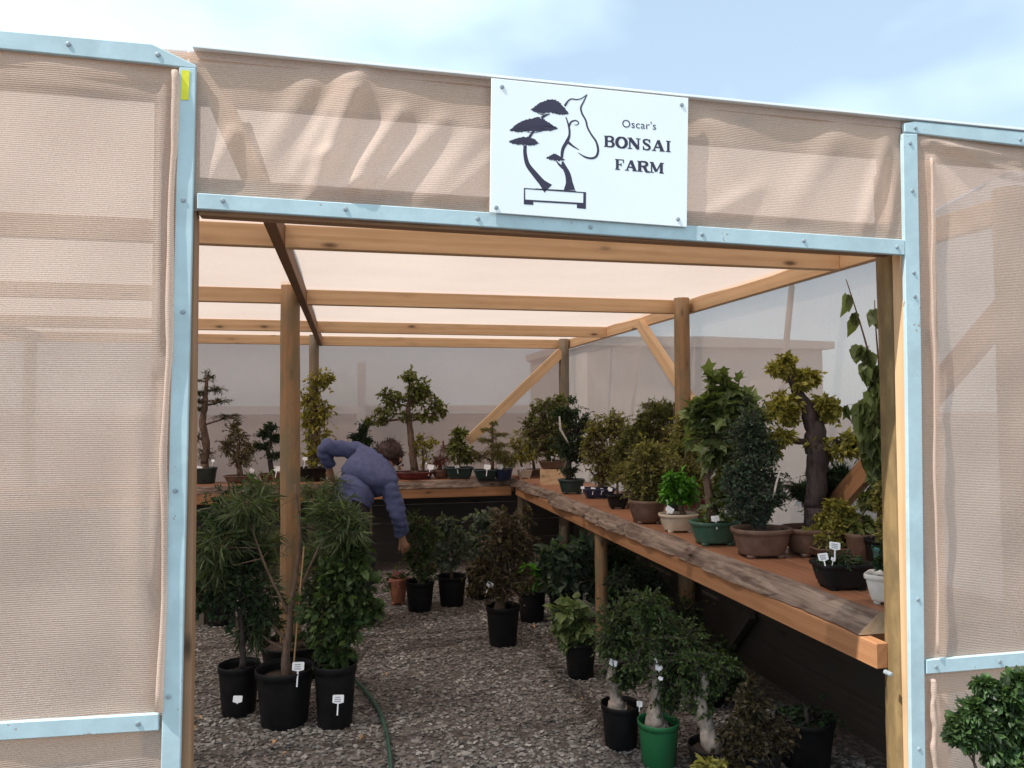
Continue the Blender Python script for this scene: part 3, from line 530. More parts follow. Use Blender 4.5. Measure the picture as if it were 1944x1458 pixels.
def add_tags(root, tags, d):
    for t in tags:
        u, v_ = t[:2]; w_ = t[2] if len(t) > 2 else 14; tl = t[3] if len(t) > 3 else random.uniform(-.15, .15); st = t[4] if len(t) > 4 else 1.0; yw = t[5] if len(t) > 5 else random.uniform(-.3, .6)
        dd = d+(t[6] if len(t) > 6 else 0); s = w_*dd/F_PX; tag_mesh(P(u, v_, d=dd), s, tl, yw, s*st, w_ > 17).build('plant_label', ['tag', 'pen'], root)
NPL = [0]
def plant(label, z0, u, vb, w_, h_, style, pm, trunk, blobs, leaf, lsize, lm, bark='bark', tags=(), group=None, habit='round', nt_=34, lpt=9, cat='potted plant', name='potted_plant', yaw=None, stakes=(), upb=.45, extra=(), tr=None, dz=0, tagd=None, flat=.8):
    NPL[0] += 1; random.seed(100+NPL[0]); global RNG; RNG = np.random.default_rng(500+NPL[0])
    fr = P(u, vb, Z=z0); d0 = depth(fr); R = w_/2*d0/F_PX; hd_ = np.array([fr[0], fr[1], 0]); hd_ /= np.linalg.norm(hd_)
    asp0 = {'nursery': .78, 'round': .72, 'oval': .58, 'rect': .5}[style]; c = fr+hd_*R*asp0
    if z0 > .5:      # keep the pot on the bench, clear of the cloth walls
        for ax_, lim in ((0, 2.415-R), (1, 8.08-R*.8)):
            if c[ax_] > lim: t_ = lim/c[ax_]; c = np.array([c[0]*t_, c[1]*t_, c[2]])
    d = depth(c); R = w_/2*d/F_PX*.985; H = h_*d/F_PX
    yaw = -YAW*.7 if yaw is None else yaw
    root = thing(name, label, cat, c, group); pb, asp, pw = pot_mesh(R, H, style, c, yaw); po = smooth_side(pb.build('pot', pm, root)); soil_mesh(R, H, c, asp, pw, yaw).build('soil', 'soil', root, smooth=True)
    D = d+dz; tb = MB(); lb = MB(); tp = []
    def grow(path, lo=None):
        q = np.array([P(a[0], a[1], d=D+(a[3] if len(a) > 3 else 0)) for a in path]); r = np.array([a[2] for a in path])*D/F_PX
        if lo is not None: q[0] = lo
        k = np.linspace(0, len(q)-1, max(3, (len(q)-1)*5+1)); i0 = np.arange(len(q))
        qq = np.stack([np.interp(k, i0, q[:, j]) for j in range(3)], 1)
        rr = np.interp(k, i0, r); qq[1:-1] += RNG.normal(0, 1, (len(qq)-2, 3))*rr[1:-1, None]*.3
        for _ in range(2): qq[1:-1] = .25*qq[:-2]+.5*qq[1:-1]+.25*qq[2:]
        tb.tube(qq, rr*RNG.uniform(.93, 1.07, len(rr)), 11, wob=.07); return qq, rr
    trs = trunk if trunk and isinstance(trunk[0], list) else [trunk]
    for i, t in enumerate(trs):
        if not t: continue
        qq, rr = grow(t); 
        if i == 0 and qq[0][2] > c[2]+H*.8: # carry the stem down into the soil
            e = np.array([qq[0][0]*.6+c[0]*.4, qq[0][1]*.6+c[1]*.4, c[2]+H*.76]); tb.tube([e, (e+qq[0])/2+RNG.normal(0, .002, 3), qq[0]], [rr[0]*1.35, rr[0]*1.08, rr[0]], 9, wob=.1)
        tp += list(zip(qq, rr))
    TP = np.array([q for q, _ in tp]) if tp else np.array([c+(0, 0, H)]); TR = np.array([r for _, r in tp]) if tp else np.array([.004])
    pos, dr = [], []; bsc = 1.36 if (group and 'right hand' in group) else 1.15 if z0 > .5 else 1.12 if 'outside' not in label else 1.0
    blobs = list(blobs)
    if bsc > 1.3 and leaf in ('diamond', 'lobed', 'needle') and len(blobs) > 4 and 'gnarled' not in label and 'label' not in label:
        mu = sum(b_[0] for b_ in blobs)/len(blobs); mv = sum(b_[1] for b_ in blobs)/len(blobs); mr = sum(b_[2] for b_ in blobs)/len(blobs); bv_ = vb-h_
        for fr_, sd_ in ((.42, -.7), (.68, .75), (.9, -.2)): blobs.append((mu+(u-mu)*fr_+sd_*mr*.8, mv+(bv_-mv)*fr_-6, mr*.85, mr*.6, .55))
    for bl in blobs:
        bu, bv, ru, rv = bl[:4]; ru *= bsc; rv *= bsc; nn = int((bl[4] if len(bl) > 4 else 1)*nt_); dd = D+(bl[5] if len(bl) > 5 else 0); k = dd/F_PX
        ax = np.array([ru*k, ru*k*flat, rv*k])*RNG.uniform(.85, 1.15, 3); cc = P(bu, bv, d=dd)+RNG.normal(0, .16, 3)*ax
        j = np.argmin(np.linalg.norm(TP-(cc-np.array([0, 0, ax[2]*.5])), axis=1)); s0 = TP[j]; br = max(.0018, min(TR[j]*.55, .012))
        mid = s0*.5+cc*.5+RNG.normal(0, .1, 3)*ax; tb.tube([s0, mid, cc], [br, br*.75, br*.45], 5, wob=.1)
        nn = max(1, int(nn*(2.6 if bsc > 1.3 else 2.0 if z0 > .5 else 1.9)))
        for _ in range(nn):
            v1 = RNG.normal(size=3); v1 /= np.linalg.norm(v1); rad = RNG.uniform(.45, 1.08); long_ = RNG.uniform() < .14
            if long_: rad = RNG.uniform(1.1, 1.5)
            e = cc+v1*ax*rad; st = cc+v1*ax*RNG.uniform(.0, .35)+RNG.normal(0, .12, 3)*ax
            if habit == 'up': st = cc+np.array([v1[0]*.5, v1[1]*.5, -.7])*ax*RNG.uniform(.5, 1); e[2] = max(e[2], st[2]+ax[2]*.3)
            ts = np.linspace(0, 1, 4); arc = st+(e-st)*ts[:, None]; ln = np.linalg.norm(e-st)
            if habit == 'droop': arc = st+(e-st)*np.stack([ts, ts, ts*0], 1)*.8+np.stack([ts*0, ts*0, ax[2]*(.35*ts-1.5*ts**2*RNG.uniform(.5, 1.1))], 1)
            elif habit == 'round': arc[:, 2] += ln*.18*np.sin(ts*pi)
            tb.tube(arc, [br*.38, br*.3, br*.22, br*.1], 3, 1, cap=False)
            m_ = max(2, int(RNG.poisson(lpt*(.8 if long_ else 1.25)))); tt = RNG.uniform(.28, 1.03, m_)
            pp = np.stack([np.interp(tt, ts, arc[:, j_]) for j_ in range(3)], 1)
            td = arc[-1]-arc[-2]; td = td/(np.linalg.norm(td)+1e-9)
            ld = td*.75+RNG.normal(0, .55, (m_, 3))
            if habit == 'wisp': ld = td*.7+RNG.normal(0, .45, (m_, 3))+np.array([0, 0, -.35])
            if habit == 'droop': ld = td*.6+RNG.normal(0, .35, (m_, 3))+np.array([0, 0, -.8])
            pos.append(pp); dr.append(ld)
    if pos: leaf_mesh(lb, np.vstack(pos), np.vstack(dr), lsize*(.9 if leaf in ('diamond', 'needle') else 1.0), leaf, upb if habit != 'droop' else .1)
    for st in stakes:
        q0 = P(st[0], st[1], d=D-.01); q1 = P(st[2], st[3], d=D-.01); s_ = MB(); s_.tube([q0, (q0+q1)/2, q1], .004*(st[4] if len(st) > 4 else 1), 6); s_.build('stake', 'bamboo', root)
    if tb.n: tb.build('trunk', [bark, 'bark' if bark == 'bark' else 'bark_dark'], root, smooth=True)
    if lb.n: lb.build('foliage', lm, root)
    for (kind, data, kk, sz, mt, cnt_) in extra:      # flowers or dead wood on this plant
        e_ = MB()
        if kind == 'tube': q = np.array([P(a[0], a[1], d=D-.06) for a in data]); e_.tube(q, np.array([a[2] for a in data])*D/F_PX, 7, wob=.2); e_.build('deadwood', mt, root, smooth=True)
        else:
            cc = P(data[0], data[1], d=D-.02); ax = np.array([data[2], data[2], data[3]])*D/F_PX; vv = RNG.normal(size=(cnt_, 3)); vv /= np.linalg.norm(vv, axis=1)[:, None]
            leaf_mesh(e_, cc+vv*ax*RNG.uniform(.5, 1, (cnt_, 1)), vv+RNG.normal(0, .3, (cnt_, 3)), sz, kk, .3); e_.build(kind, mt, root)
    add_tags(root, tags, d-R*.6 if tagd is None else d+tagd); return root

# ---- back bench, left to right
z = BZ
GB = 'bonsai along the back bench'
plant('tall tiered bonsai conifer with bare lower trunk at the far left of the back bench', z, 388, 910, 48, 30, 'nursery', 'glaze_dark', [(388, 880, 7), (392, 840, 7), (385, 800, 6), (390, 760, 5), (393, 715, 2.5)],
      [(394, 715, 15, 12), (375, 722, 14, 4, .4), (405, 738, 16, 9), (378, 748, 16, 8), (418, 763, 20, 7), (376, 762, 18, 7), (425, 794, 26, 7), (378, 778, 14, 5), (388, 866, 22, 16, 1.2), (376, 830, 14, 14, .6)], 'needle', .026, 'L_dark', 'bark', tags=[(376, 890, 14, .2), (404, 875, 7)], group=GB, nt_=24, lpt=11)
plant('low brown green bushy bonsai with twiggy top beside the tall tiered conifer', z, 455, 912, 60, 14, 'oval', 'brown_clay', [(455, 890, 5), (450, 860, 4), (455, 840, 2)], [(450, 830, 22, 20), (470, 850, 20, 22), (435, 855, 18, 18), (455, 875, 26, 14), (446, 810, 10, 12, .5)], 'diamond', .026, 'L_brown', 'bark', tags=[(478, 893, 9, .5)], group=GB, lpt=7)
plant('dark green cloud pruned bonsai left of the centre pole on the back bench', z, 516, 910, 48, 16, 'oval', 'red_clay', [(516, 893, 5), (508, 860, 4), (516, 830, 3)], [(516, 812, 13, 11), (502, 826, 12, 9), (526, 832, 13, 9), (508, 846, 16, 8), (520, 866, 22, 11)], 'diamond', .022, 'L_dark', 'bark_dark', tags=[(526, 890, 13, .1), (478, 892, 6)], group=GB, nt_=44, lpt=10)
plant('tall upright yellow green shrub just right of the centre pole', z, 592, 910, 60, 26, 'nursery', 'black', [(594, 885, 5), (598, 820, 4), (600, 740, 3), (603, 715, 1.5)], [(600, 728, 26, 22), (594, 757, 26, 24), (606, 782, 24, 22), (590, 800, 22, 26), (600, 830, 22, 26), (592, 862, 22, 20), (622, 715, 10, 10, .3)], 'oval', .036, 'L_yel', 'bark', tags=[(579, 871, 9, .1, 2)], group=GB, nt_=26, lpt=8)
plant('small dark green cloud pruned bonsai half hidden behind the bending person', z, 690, 908, 60, 14, 'oval', 'brown_clay', [(692, 892, 6), (686, 860, 5), (692, 825, 3)], [(691, 816, 13, 11), (676, 832, 13, 8), (700, 838, 14, 9), (684, 846, 20, 9), (706, 862, 22, 14)], 'diamond', .022, 'L_dark', 'bark_dark', group=GB, nt_=48, lpt=10)
plant('tall spreading bonsai tree with slanting bare trunk in the middle of the back bench', z, 786, 908, 80, 14, 'oval', 'red_clay', [(787, 892, 8), (783, 850, 7), (777, 812, 6), (775, 780, 5), (780, 740, 3)],
      [(778, 735, 20, 20), (800, 742, 20, 14), (760, 758, 26, 14), (792, 765, 30, 15), (735, 748, 16, 8, .6), (826, 764, 16, 14), (738, 782, 22, 10, .8), (722, 800, 14, 7, .5), (818, 788, 20, 9, .7), (776, 790, 30, 10, .7), (775, 715, 10, 10, .5), (838, 782, 10, 6, .4), (700, 802, 8, 5, .3)], 'oval', .040, 'L_green', 'bark', group=GB, nt_=17, lpt=7)
plant('small yellow leaved seedling in a shallow navy pot under the spreading bonsai', z, 802, 910, 42, 13, 'oval', 'glaze_blue', [(804, 895, 2.5), (802, 860, 2)], [(800, 838, 16, 10), (815, 846, 16, 10), (792, 852, 13, 10), (808, 868, 18, 16, .7)], 'diamond', .032, 'L_yel', 'bark', tags=[(817, 887, 13, .15), (809, 880, 4)], group=GB, nt_=18, lpt=7)
plant('rust red fern like plant between the seedling and the white flecked plant', z, 838, 909, 36, 16, 'round', 'brown_clay', [(838, 893, 2), (834, 872, 1.4)], [(834, 880, 11, 11), (846, 862, 13, 22, .9)], 'strap', .05, 'L_red', 'bark', group=GB, nt_=20, lpt=6)
plant('leafy green plant with pale young leaves in a dark square pot below the rear brace', z, 872, 910, 56, 22, 'rect', 'glaze_dark', [(870, 888, 4), (872, 850, 3)], [(872, 842, 18, 12), (866, 866, 24, 16), (890, 870, 20, 14), (876, 824, 13, 10, .7)], 'oval', .042, 'L_green', 'bark', tags=[(868, 886, 9, 0, 1.2)], group=GB, nt_=20, lpt=7, extra=[('young_leaves', (872, 848, 22, 16), 'oval', .034, 'L_white', 16)])
plant('bushy rust green plant in a clay bowl close behind the slender yellow green bonsai', z, 1016, 905, 34, 14, 'oval', 'brown_clay', [(1014, 890, 3), (1010, 850, 2)], [(1008, 832, 16, 22), (1000, 860, 14, 18), (1020, 862, 16, 16)], 'diamond', .028, 'L_brown', 'bark', group=GB, nt_=30, lpt=8)
plant('slim conifer with thin level tiers standing in front of the foot of the rear brace', z, 922, 911, 48, 19, 'rect', 'glaze_dark', [(934, 892, 4), (935, 850, 3), (935, 805, 1.6)], [(935, 805, 8, 5, .6), (930, 817, 16, 3.5), (944, 826, 18, 3.5), (926, 836, 18, 3.5), (942, 846, 20, 4), (918, 866, 28, 14), (950, 862, 16, 8)], 'needle', .030, 'L_olive', 'bark', tags=[(925, 887, 13, .1)], group=GB, nt_=28, lpt=11)
plant('low grassy bonsai in a small navy pot left of the cream bowl', z, 956, 911, 36, 20, 'nursery', 'glaze_blue', [(956, 890, 3), (958, 868, 2)], [(958, 866, 18, 16), (945, 860, 14, 14), (968, 876, 14, 12)], 'strap', .05, 'L_olive', 'bark', tags=[(950, 886, 12, -.2)], group=GB, nt_=24, lpt=7)
plant('slender yellow green bonsai in a cream bowl at the bench corner', z, 996, 909, 30, 16, 'oval', 'cream', [(992, 893, 2.5), (985, 860, 2), (988, 830, 1.2)], [(984, 822, 11, 12, .6), (978, 842, 14, 12), (994, 852, 15, 14), (980, 866, 18, 12), (1004, 870, 14, 14)], 'diamond', .026, 'L_yel', 'bark', tags=[(990, 889, 7, .3)], group=GB, nt_=24, lpt=7)

# ---- crate at the corner, with a bonsai on top
def crate():
    q = P(1052, 921, Z=BZ); zt = (921-893)*depth(q)/F_PX*.95; c = q+np.array([.06, .13, 0]); r = thing('wooden_crate', 'upturned pine crate at the bench corner carrying a broad bonsai', 'crate', c)
    sx, sy = .155, .12; rot = radians(-16); ex = np.array([cos(rot), sin(rot), 0]); ey = np.array([-sin(rot), cos(rot), 0]); t = .009
    for s in (-1, 1):
        b = MB(); b.box(c+ey*s*(sy-t)+(0, 0, zt/2), ex*sx, ey*t, (0, 0, zt/2)); b.build('side_board', 'pine', r, origin=c, bevel=.002)
        b = MB(); b.box(c+ex*s*(sx-t)+(0, 0, zt/2-.002), ex*t, ey*(sy-2*t-.001), (0, 0, zt/2-.002)); b.build('end_board', 'pine', r, origin=c, bevel=.002)
    b = MB()
    for k in range(4): b.box(c+ey*(-.75+.5*k)*sy+(0, 0, zt+.0065), ex*sx, ey*(sy*.235), (0, 0, .006))
    b.build('top_boards', 'pine', r, origin=c, bevel=.0015); return zt+.0125
zc = crate()
GR = 'bonsai crowding the right hand bench'
plant('broad bushy green bonsai standing on the pine crate', z+zc, 1048, 891, 54, 15, 'oval', 'brown_clay', [[(1046, 876, 6), (1040, 850, 5), (1044, 810, 4), (1052, 775, 2)], [(1050, 860, 3), (1070, 830, 2.4), (1086, 800, 1.5)]],
      [(1034, 800, 30, 24), (1052, 778, 24, 18), (1018, 826, 28, 24), (1048, 828, 32, 26), (1006, 800, 14, 20, .5), (1076, 800, 20, 22), (1036, 856, 34, 16), (1060, 762, 12, 8, .4), (1012, 778, 8, 12, .3)], 'diamond', .030, 'L_green', 'bark', group=GR, nt_=34, lpt=8, tags=[(1048, 868, 5, .2, 1.5), (1057, 864, 5, -.1, 1.5)])
plant('dark leaved bonsai with a streak of bleached deadwood in a dark teal oval pot', z, 1085, 938, 52, 27, 'oval', 'glaze_dark', [(1080, 910, 6), (1082, 880, 5), (1074, 840, 4), (1062, 805, 2)], [(1080, 792, 24, 14), (1094, 818, 24, 26), (1072, 838, 20, 26), (1088, 862, 24, 22), (1066, 790, 12, 10), (1108, 800, 12, 14, .6), (1088, 758, 8, 5, .2)], 'diamond', .024, 'L_dark', 'bark_dark', group=GR, nt_=36, lpt=9,
      extra=[('tube', [(1062, 790, 1.5), (1064, 815, 2.4), (1076, 836, 1.6), (1082, 848, 1)], None, 0, 'deadwood', 0)])
plant('rounded olive yellow bonsai in a low navy pot left of the big brown pot', z, 1136, 946, 66, 18, 'rect', 'glaze_blue', [(1140, 928, 6), (1136, 890, 5), (1146, 850, 4), (1150, 815, 2)], [(1150, 808, 26, 16), (1168, 828, 24, 24), (1134, 822, 20, 20), (1156, 852, 30, 24), (1122, 850, 16, 20, .7), (1160, 882, 28, 18), (1186, 858, 14, 26, .7)], 'diamond', .028, 'L_olive', 'bark', tags=[(1126, 929, 9, .1, .8), (1143, 930, 7, .2), (1106, 926, 7, 0)], group=GR, nt_=36, lpt=8)
plant('small leafy starter in a black pot with a long white label', z, 1172, 966, 40, 26, 'rect', 'black', [(1172, 940, 3), (1172, 915, 2)], [(1176, 906, 20, 14), (1188, 890, 16, 14)], 'diamond', .022, 'L_olive', 'bark', tags=[(1158, 929, 9, .5, .2)], group=GR, nt_=26)
plant('pointed conifer bonsai with feathery top standing against the mid wall pole', z, 1252, 955, 60, 26, 'round', 'brown_clay', [(1256, 928, 7), (1258, 860, 5), (1256, 800, 3.5), (1254, 765, 1.5)], [(1254, 772, 18, 16), (1242, 794, 28, 18), (1272, 798, 22, 18), (1228, 818, 26, 18), (1262, 822, 34, 20), (1244, 848, 36, 18), (1282, 850, 20, 18), (1228, 768, 16, 5, .2), (1278, 770, 12, 6, .25)], 'needle', .030, 'L_green', 'bark', group=GR, nt_=58, lpt=13)
plant('low spreading yellow green bush filling a large brown drum pot', z, 1228, 996, 70, 44, 'round', 'brown_clay', [[(1230, 955, 6), (1226, 920, 4), (1220, 880, 2)], [(1234, 950, 4), (1252, 905, 2)]], [(1214, 884, 26, 24), (1240, 896, 30, 26), (1206, 915, 24, 20), (1234, 928, 34, 22), (1194, 896, 14, 18, .6), (1224, 862, 24, 16, .8), (1262, 912, 18, 22, .8)], 'diamond', .026, 'L_olive', 'bark', group=GR, nt_=38, lpt=8)
plant('small bright green round leaved bonsai in a cream oval pot', z, 1288, 1012, 76, 34, 'oval', 'cream', [(1298, 978, 6), (1294, 960, 5), (1288, 940, 3)], [(1282, 912, 18, 12), (1292, 924, 22, 14), (1278, 936, 18, 12), (1296, 944, 18, 10)], 'oval', .030, 'L_bright', 'bark', tags=[(1271, 968, 15, .55, .3), (1266, 950, 3, 0, 6)], group=GR, nt_=17, lpt=8, upb=.7)
plant('green leafed bonsai in a terracotta red pot tucked behind the cream oval pot', z, 1322, 984, 60, 38, 'round', 'red_clay', [(1318, 950, 5), (1312, 900, 4), (1320, 860, 2)], [(1318, 850, 26, 22), (1302, 872, 24, 22), (1330, 880, 22, 20), (1288, 862, 16, 20, .7), (1312, 900, 22, 14, .6)], 'diamond', .030, 'L_green', 'bark', group=GR, nt_=34, lpt=8)
plant('upright bonsai with large drooping lobed leaves above a green glazed oval pot', z, 1357, 1037, 98, 44, 'oval', 'glaze_green', [[(1350, 992, 9), (1346, 940, 8), (1340, 890, 6), (1352, 830, 4), (1368, 770, 2.5), (1376, 730, 1.5)], [(1342, 880, 4), (1322, 850, 3), (1312, 820, 2)], [(1344, 905, 4), (1374, 860, 3), (1400, 800, 2)]],
      [(1362, 740, 24, 18, .8), (1388, 755, 24, 20), (1356, 778, 28, 20), (1404, 790, 24, 26), (1336, 800, 20, 22), (1372, 818, 32, 20), (1422, 790, 22, 20, .8), (1350, 850, 34, 20, .9), (1400, 836, 22, 18, .8), (1430, 778, 16, 14, .4)], 'lobed', .072, 'L_broad', 'bark', tags=[(1358, 985, 15, -.15, 1, .5)], group=GR, nt_=9, lpt=5, habit='round', upb=.6)
plant('blue green small leaved bonsai on twisted trunk in a big brown oval pot', z, 1446, 1062, 116, 54, 'oval', 'brown_clay', [[(1446, 1012, 11), (1440, 985, 10), (1450, 955, 8), (1436, 920, 6), (1430, 870, 4)], [(1456, 985, 7), (1470, 950, 4), (1478, 920, 2.5)]],
      [(1436, 812, 26, 24), (1420, 838, 28, 24), (1448, 846, 26, 22), (1430, 872, 30, 18), (1410, 905, 26, 22), (1446, 915, 34, 20), (1420, 938, 36, 16), (1464, 940, 22, 16, .8), (1390, 900, 16, 24, .5), (1404, 960, 26, 16, .7)], 'diamond', .018, 'L_blue', 'bark_dark', group=GR, nt_=60, lpt=11, extra=[('tube', [(1480, 895, 1.5), (1474, 918, 2), (1470, 938, 2), (1462, 950, 1.4)], None, 0, 'deadwood', 0)])
plant('big old bonsai with thick gnarled trunk bending left and leafy tufts', z, 1548, 1016, 130, 52, 'oval', 'brown_clay', [[(1546, 962, 19), (1546, 900, 19), (1544, 845, 19), (1548, 810, 18), (1532, 775, 13), (1515, 745, 10), (1500, 715, 8), (1486, 704, 6), (1470, 708, 3)], [(1550, 800, 9), (1562, 780, 5), (1568, 765, 3)], [(1540, 840, 7), (1500, 836, 5), (1462, 830, 3)], [(1550, 830, 5), (1590, 838, 4), (1640, 850, 2.5)], [(1506, 722, 4), (1530, 722, 3), (1546, 722, 2)], [(1524, 760, 4), (1498, 775, 3), (1482, 782, 2)]],
      [(1478, 700, 20, 10), (1494, 690, 12, 13, .8), (1520, 712, 20, 10), (1540, 718, 16, 12), (1524, 728, 14, 9, .6), (1490, 765, 22, 14), (1478, 782, 22, 14), (1505, 780, 14, 12, .7), (1566, 772, 20, 12), (1580, 782, 16, 12, .8), (1560, 790, 14, 10, .6), (1456, 832, 24, 9), (1490, 832, 20, 9, .8), (1470, 852, 16, 14, .7), (1600, 840, 26, 12), (1640, 848, 26, 14), (1560, 845, 18, 12, .8), (1590, 860, 30, 10, .8), (1500, 800, 14, 10, .5)], 'diamond', .032, 'L_yel', 'bark_dark', group=GR, nt_=22, lpt=7)
plant('spreading dark green juniper in an oxblood pot beside the thick trunk', z, 1542, 1000, 66, 36, 'round', 'red_clay', [(1548, 965, 6), (1560, 940, 5), (1580, 915, 3)], [(1560, 912, 32, 13), (1584, 906, 28, 15), (1548, 930, 36, 13), (1596, 926, 24, 14), (1524, 936, 24, 9, .8), (1580, 940, 30, 10), (1600, 910, 18, 18, .8)], 'needle', .030, 'L_dark', 'bark_dark', tags=[(1516, 956, 10, .05, 1, .8)], group=GR, nt_=62, lpt=13)
plant('yellow green rosette leaved shrublet in a shallow tan tray near the bench end', z, 1588, 1056, 112, 22, 'rect', 'brown_clay', [[(1590, 1030, 6), (1584, 1000, 4), (1588, 965, 2)], [(1590, 1020, 4), (1606, 990, 3)], [(1582, 1026, 3), (1556, 1010, 2)]], [(1584, 962, 14, 12), (1576, 982, 20, 14), (1604, 976, 18, 12), (1592, 1004, 24, 14), (1552, 1012, 18, 14), (1612, 1010, 14, 12), (1568, 1030, 22, 10, .7)], 'oval', .026, 'L_yel', 'bark', group=GR, nt_=22, lpt=7)
plant('round leaved green plant in a tall brown pot against the wall cloth', z, 1636, 1052, 60, 52, 'round', 'brown_clay', [(1636, 1000, 4), (1634, 985, 3)], [(1632, 996, 18, 12), (1646, 1004, 14, 10, .7), (1655, 950, 16, 12, .6), (1665, 925, 12, 12, .5)], 'heart', .034, 'L_green', 'bark', group=GR, nt_=16, lpt=6)
plant('small seedling in a dark faceted pot with two white labels at the bench edge', z, 1600, 1122, 108, 50, 'rect', 'black', [(1600, 1070, 3), (1596, 1055, 2)], [(1596, 1062, 30, 12), (1580, 1066, 18, 9), (1618, 1066, 18, 8)], 'diamond', .014, 'L_dark', 'bark', tags=[(1585, 1037, 20, .12, 1, .3), (1563, 1058, 19, -.1, .5, .2), (1582, 1062, 9, .4)], group=GR, nt_=34, lpt=8)
plant('cream rectangular pot with clipped plant half hidden by the doorway pole', z, 1694, 1152, 92, 56, 'rect', 'white_pot', [(1690, 1095, 4), (1690, 1060, 3)], [(1690, 1050, 18, 14), (1680, 1070, 16, 12)], 'diamond', .018, 'L_dark', 'bark', group=GR, nt_=30, lpt=8, yaw=radians(-50))
plant('teal glazed pot with leafy shoots beside the doorway pole', z, 1688, 1086, 60, 44, 'round', 'glaze_teal', [(1686, 1040, 3), (1680, 1000, 2)], [(1680, 955, 14, 14), (1676, 930, 12, 12), (1670, 1010, 10, 14, .4)], 'oval', .024, 'L_olive', 'bark', group=GR, nt_=20, lpt=6)
plant('tall young tree with large pointed leaves rising beside the doorway pole', z, 1672, 1030, 60, 52, 'nursery', 'black', [[(1670, 980, 5), (1668, 880, 4), (1672, 780, 3), (1655, 690, 2), (1632, 610, 1.4), (1606, 530, .8)], [(1668, 860, 2.5), (1640, 800, 2), (1630, 760, 1)], [(1672, 740, 2), (1664, 640, 1.4), (1660, 570, .8)]],
      [(1660, 800, 24, 24, .8), (1648, 768, 20, 20, .6), (1668, 740, 16, 22, .7), (1664, 700, 14, 18, .4), (1656, 830, 24, 20, .7), (1670, 870, 18, 22, .8), (1650, 655, 10, 12, .12), (1624, 598, 10, 10, .12), (1612, 560, 6, 8, .06), (1630, 655, 12, 8, .1), (1660, 590, 6, 12, .12), (1638, 690, 12, 12, .12), (1606, 770, 4, 4, .06)], 'heart', .062, 'L_broad', 'bark', group=GR, nt_=12, lpt=4, habit='droop', upb=.3)

plant('olive green twiggy bush crowding between the conifer and the fig like bonsai', z, 1326, 1000, 60, 30, 'oval', 'brown_clay', [(1326, 970, 5), (1322, 920, 4), (1310, 870, 2)], [(1306, 830, 26, 22), (1290, 880, 26, 24), (1320, 905, 26, 26), (1302, 800, 16, 14, .6)], 'diamond', .026, 'L_olive', 'bark', group=GR, nt_=34, lpt=8)
plant('tall olive bush rising between the drum pot bush and the pointed conifer', z, 1206, 962, 56, 26, 'oval', 'brown_clay', [(1204, 935, 5), (1200, 880, 4), (1206, 830, 2)], [(1200, 826, 22, 20), (1190, 856, 24, 22), (1214, 860, 26, 24), (1198, 895, 28, 20), (1216, 800, 12, 14, .5)], 'diamond', .026, 'L_green', 'bark', group=GR, nt_=34, lpt=8)
plant('airy yellow green bush rising behind the bright green bonsai in the cream pot', z, 1290, 975, 56, 28, 'oval', 'glaze_dark', [(1290, 945, 5), (1288, 880, 3)], [(1284, 850, 26, 24), (1300, 885, 26, 24), (1272, 890, 24, 22), (1290, 820, 16, 16, .6), (1330, 860, 20, 22, .6)], 'diamond', .026, 'L_olive', 'bark', group=GR, nt_=32, lpt=8)
plant('dense mid green bush filling space between the fig like and blue green bonsai', z, 1408, 1020, 64, 34, 'oval', 'glaze_dark', [(1406, 985, 6), (1402, 930, 4), (1398, 880, 2)], [(1392, 868, 26, 24), (1406, 905, 26, 30), (1394, 940, 28, 24), (1372, 915, 20, 26, .8), (1420, 960, 22, 18, .7)], 'diamond', .028, 'L_green', 'bark', group=GR, nt_=36, lpt=8)
# ---- floor
GF = 'potted stock standing on the gravel floor'
plant('large black tub holding a young tree with long weeping leaves by the centre pole', 0, 540, 1388, 110, 104, 'nursery', 'black', [[(546, 1290, 9), (545, 1240, 8), (552, 1150, 5), (572, 1020, 3.5), (560, 920, 2)], [(550, 1170, 3), (505, 1080, 2.4), (470, 980, 1.6)], [(556, 1150, 3), (600, 1050, 2.2), (640, 960, 1.4)]],
      [(462, 955, 34, 30, .7), (436, 990, 44, 36, .9, .2), (622, 965, 30, 26, .6), (415, 1045, 46, 38, .9), (478, 1050, 34, 40, .8, .25), (650, 1005, 38, 34, .7), (612, 1060, 30, 40, .6, .2), (392, 1085, 30, 32, .5), (672, 985, 26, 22, .35), (555, 1015, 40, 26, .35, 1.0), (496, 925, 24, 18, .35, .2), (600, 925, 22, 16, .3, 1.0), (496, 1115, 36, 40, .7, .2), (500, 1185, 30, 40, .5, .15), (598, 1135, 30, 44, .6, .1), (560, 1080, 34, 34, .5, 1.0), (470, 1190, 28, 36, .5, .2)], 'strap', .068, 'L_weep', 'bark', tags=[(566, 1266, 22, .05, 1.3, .0)], group=GF, nt_=40, lpt=8, habit='wisp', upb=.2, stakes=[(557, 1270, 577, 1038, 1), (536, 1290, 541, 1245, 1.4)], dz=.02, flat=.9)
plant('slim dark shrub in a black pot with a square price sticker, left of the tub', 0, 453, 1364, 78, 92, 'nursery', 'black', [[(460, 1270, 7), (459, 1200, 4), (458, 1120, 3), (450, 1030, 2)], [(459, 1180, 2.4), (430, 1110, 2)]], [(425, 1090, 54, 48), (450, 1040, 50, 50), (400, 1140, 46, 36, .9), (470, 1130, 50, 44), (430, 990, 50, 40, .9), (450, 1200, 34, 46, .35), (500, 1160, 36, 24, .5)], 'diamond', .034, 'L_dark', 'bark_dark', group=GF, nt_=44, lpt=8, tags=[(451, 1328, 17, .05, .1, .1, -.235), (417, 1056, 11, 0)])
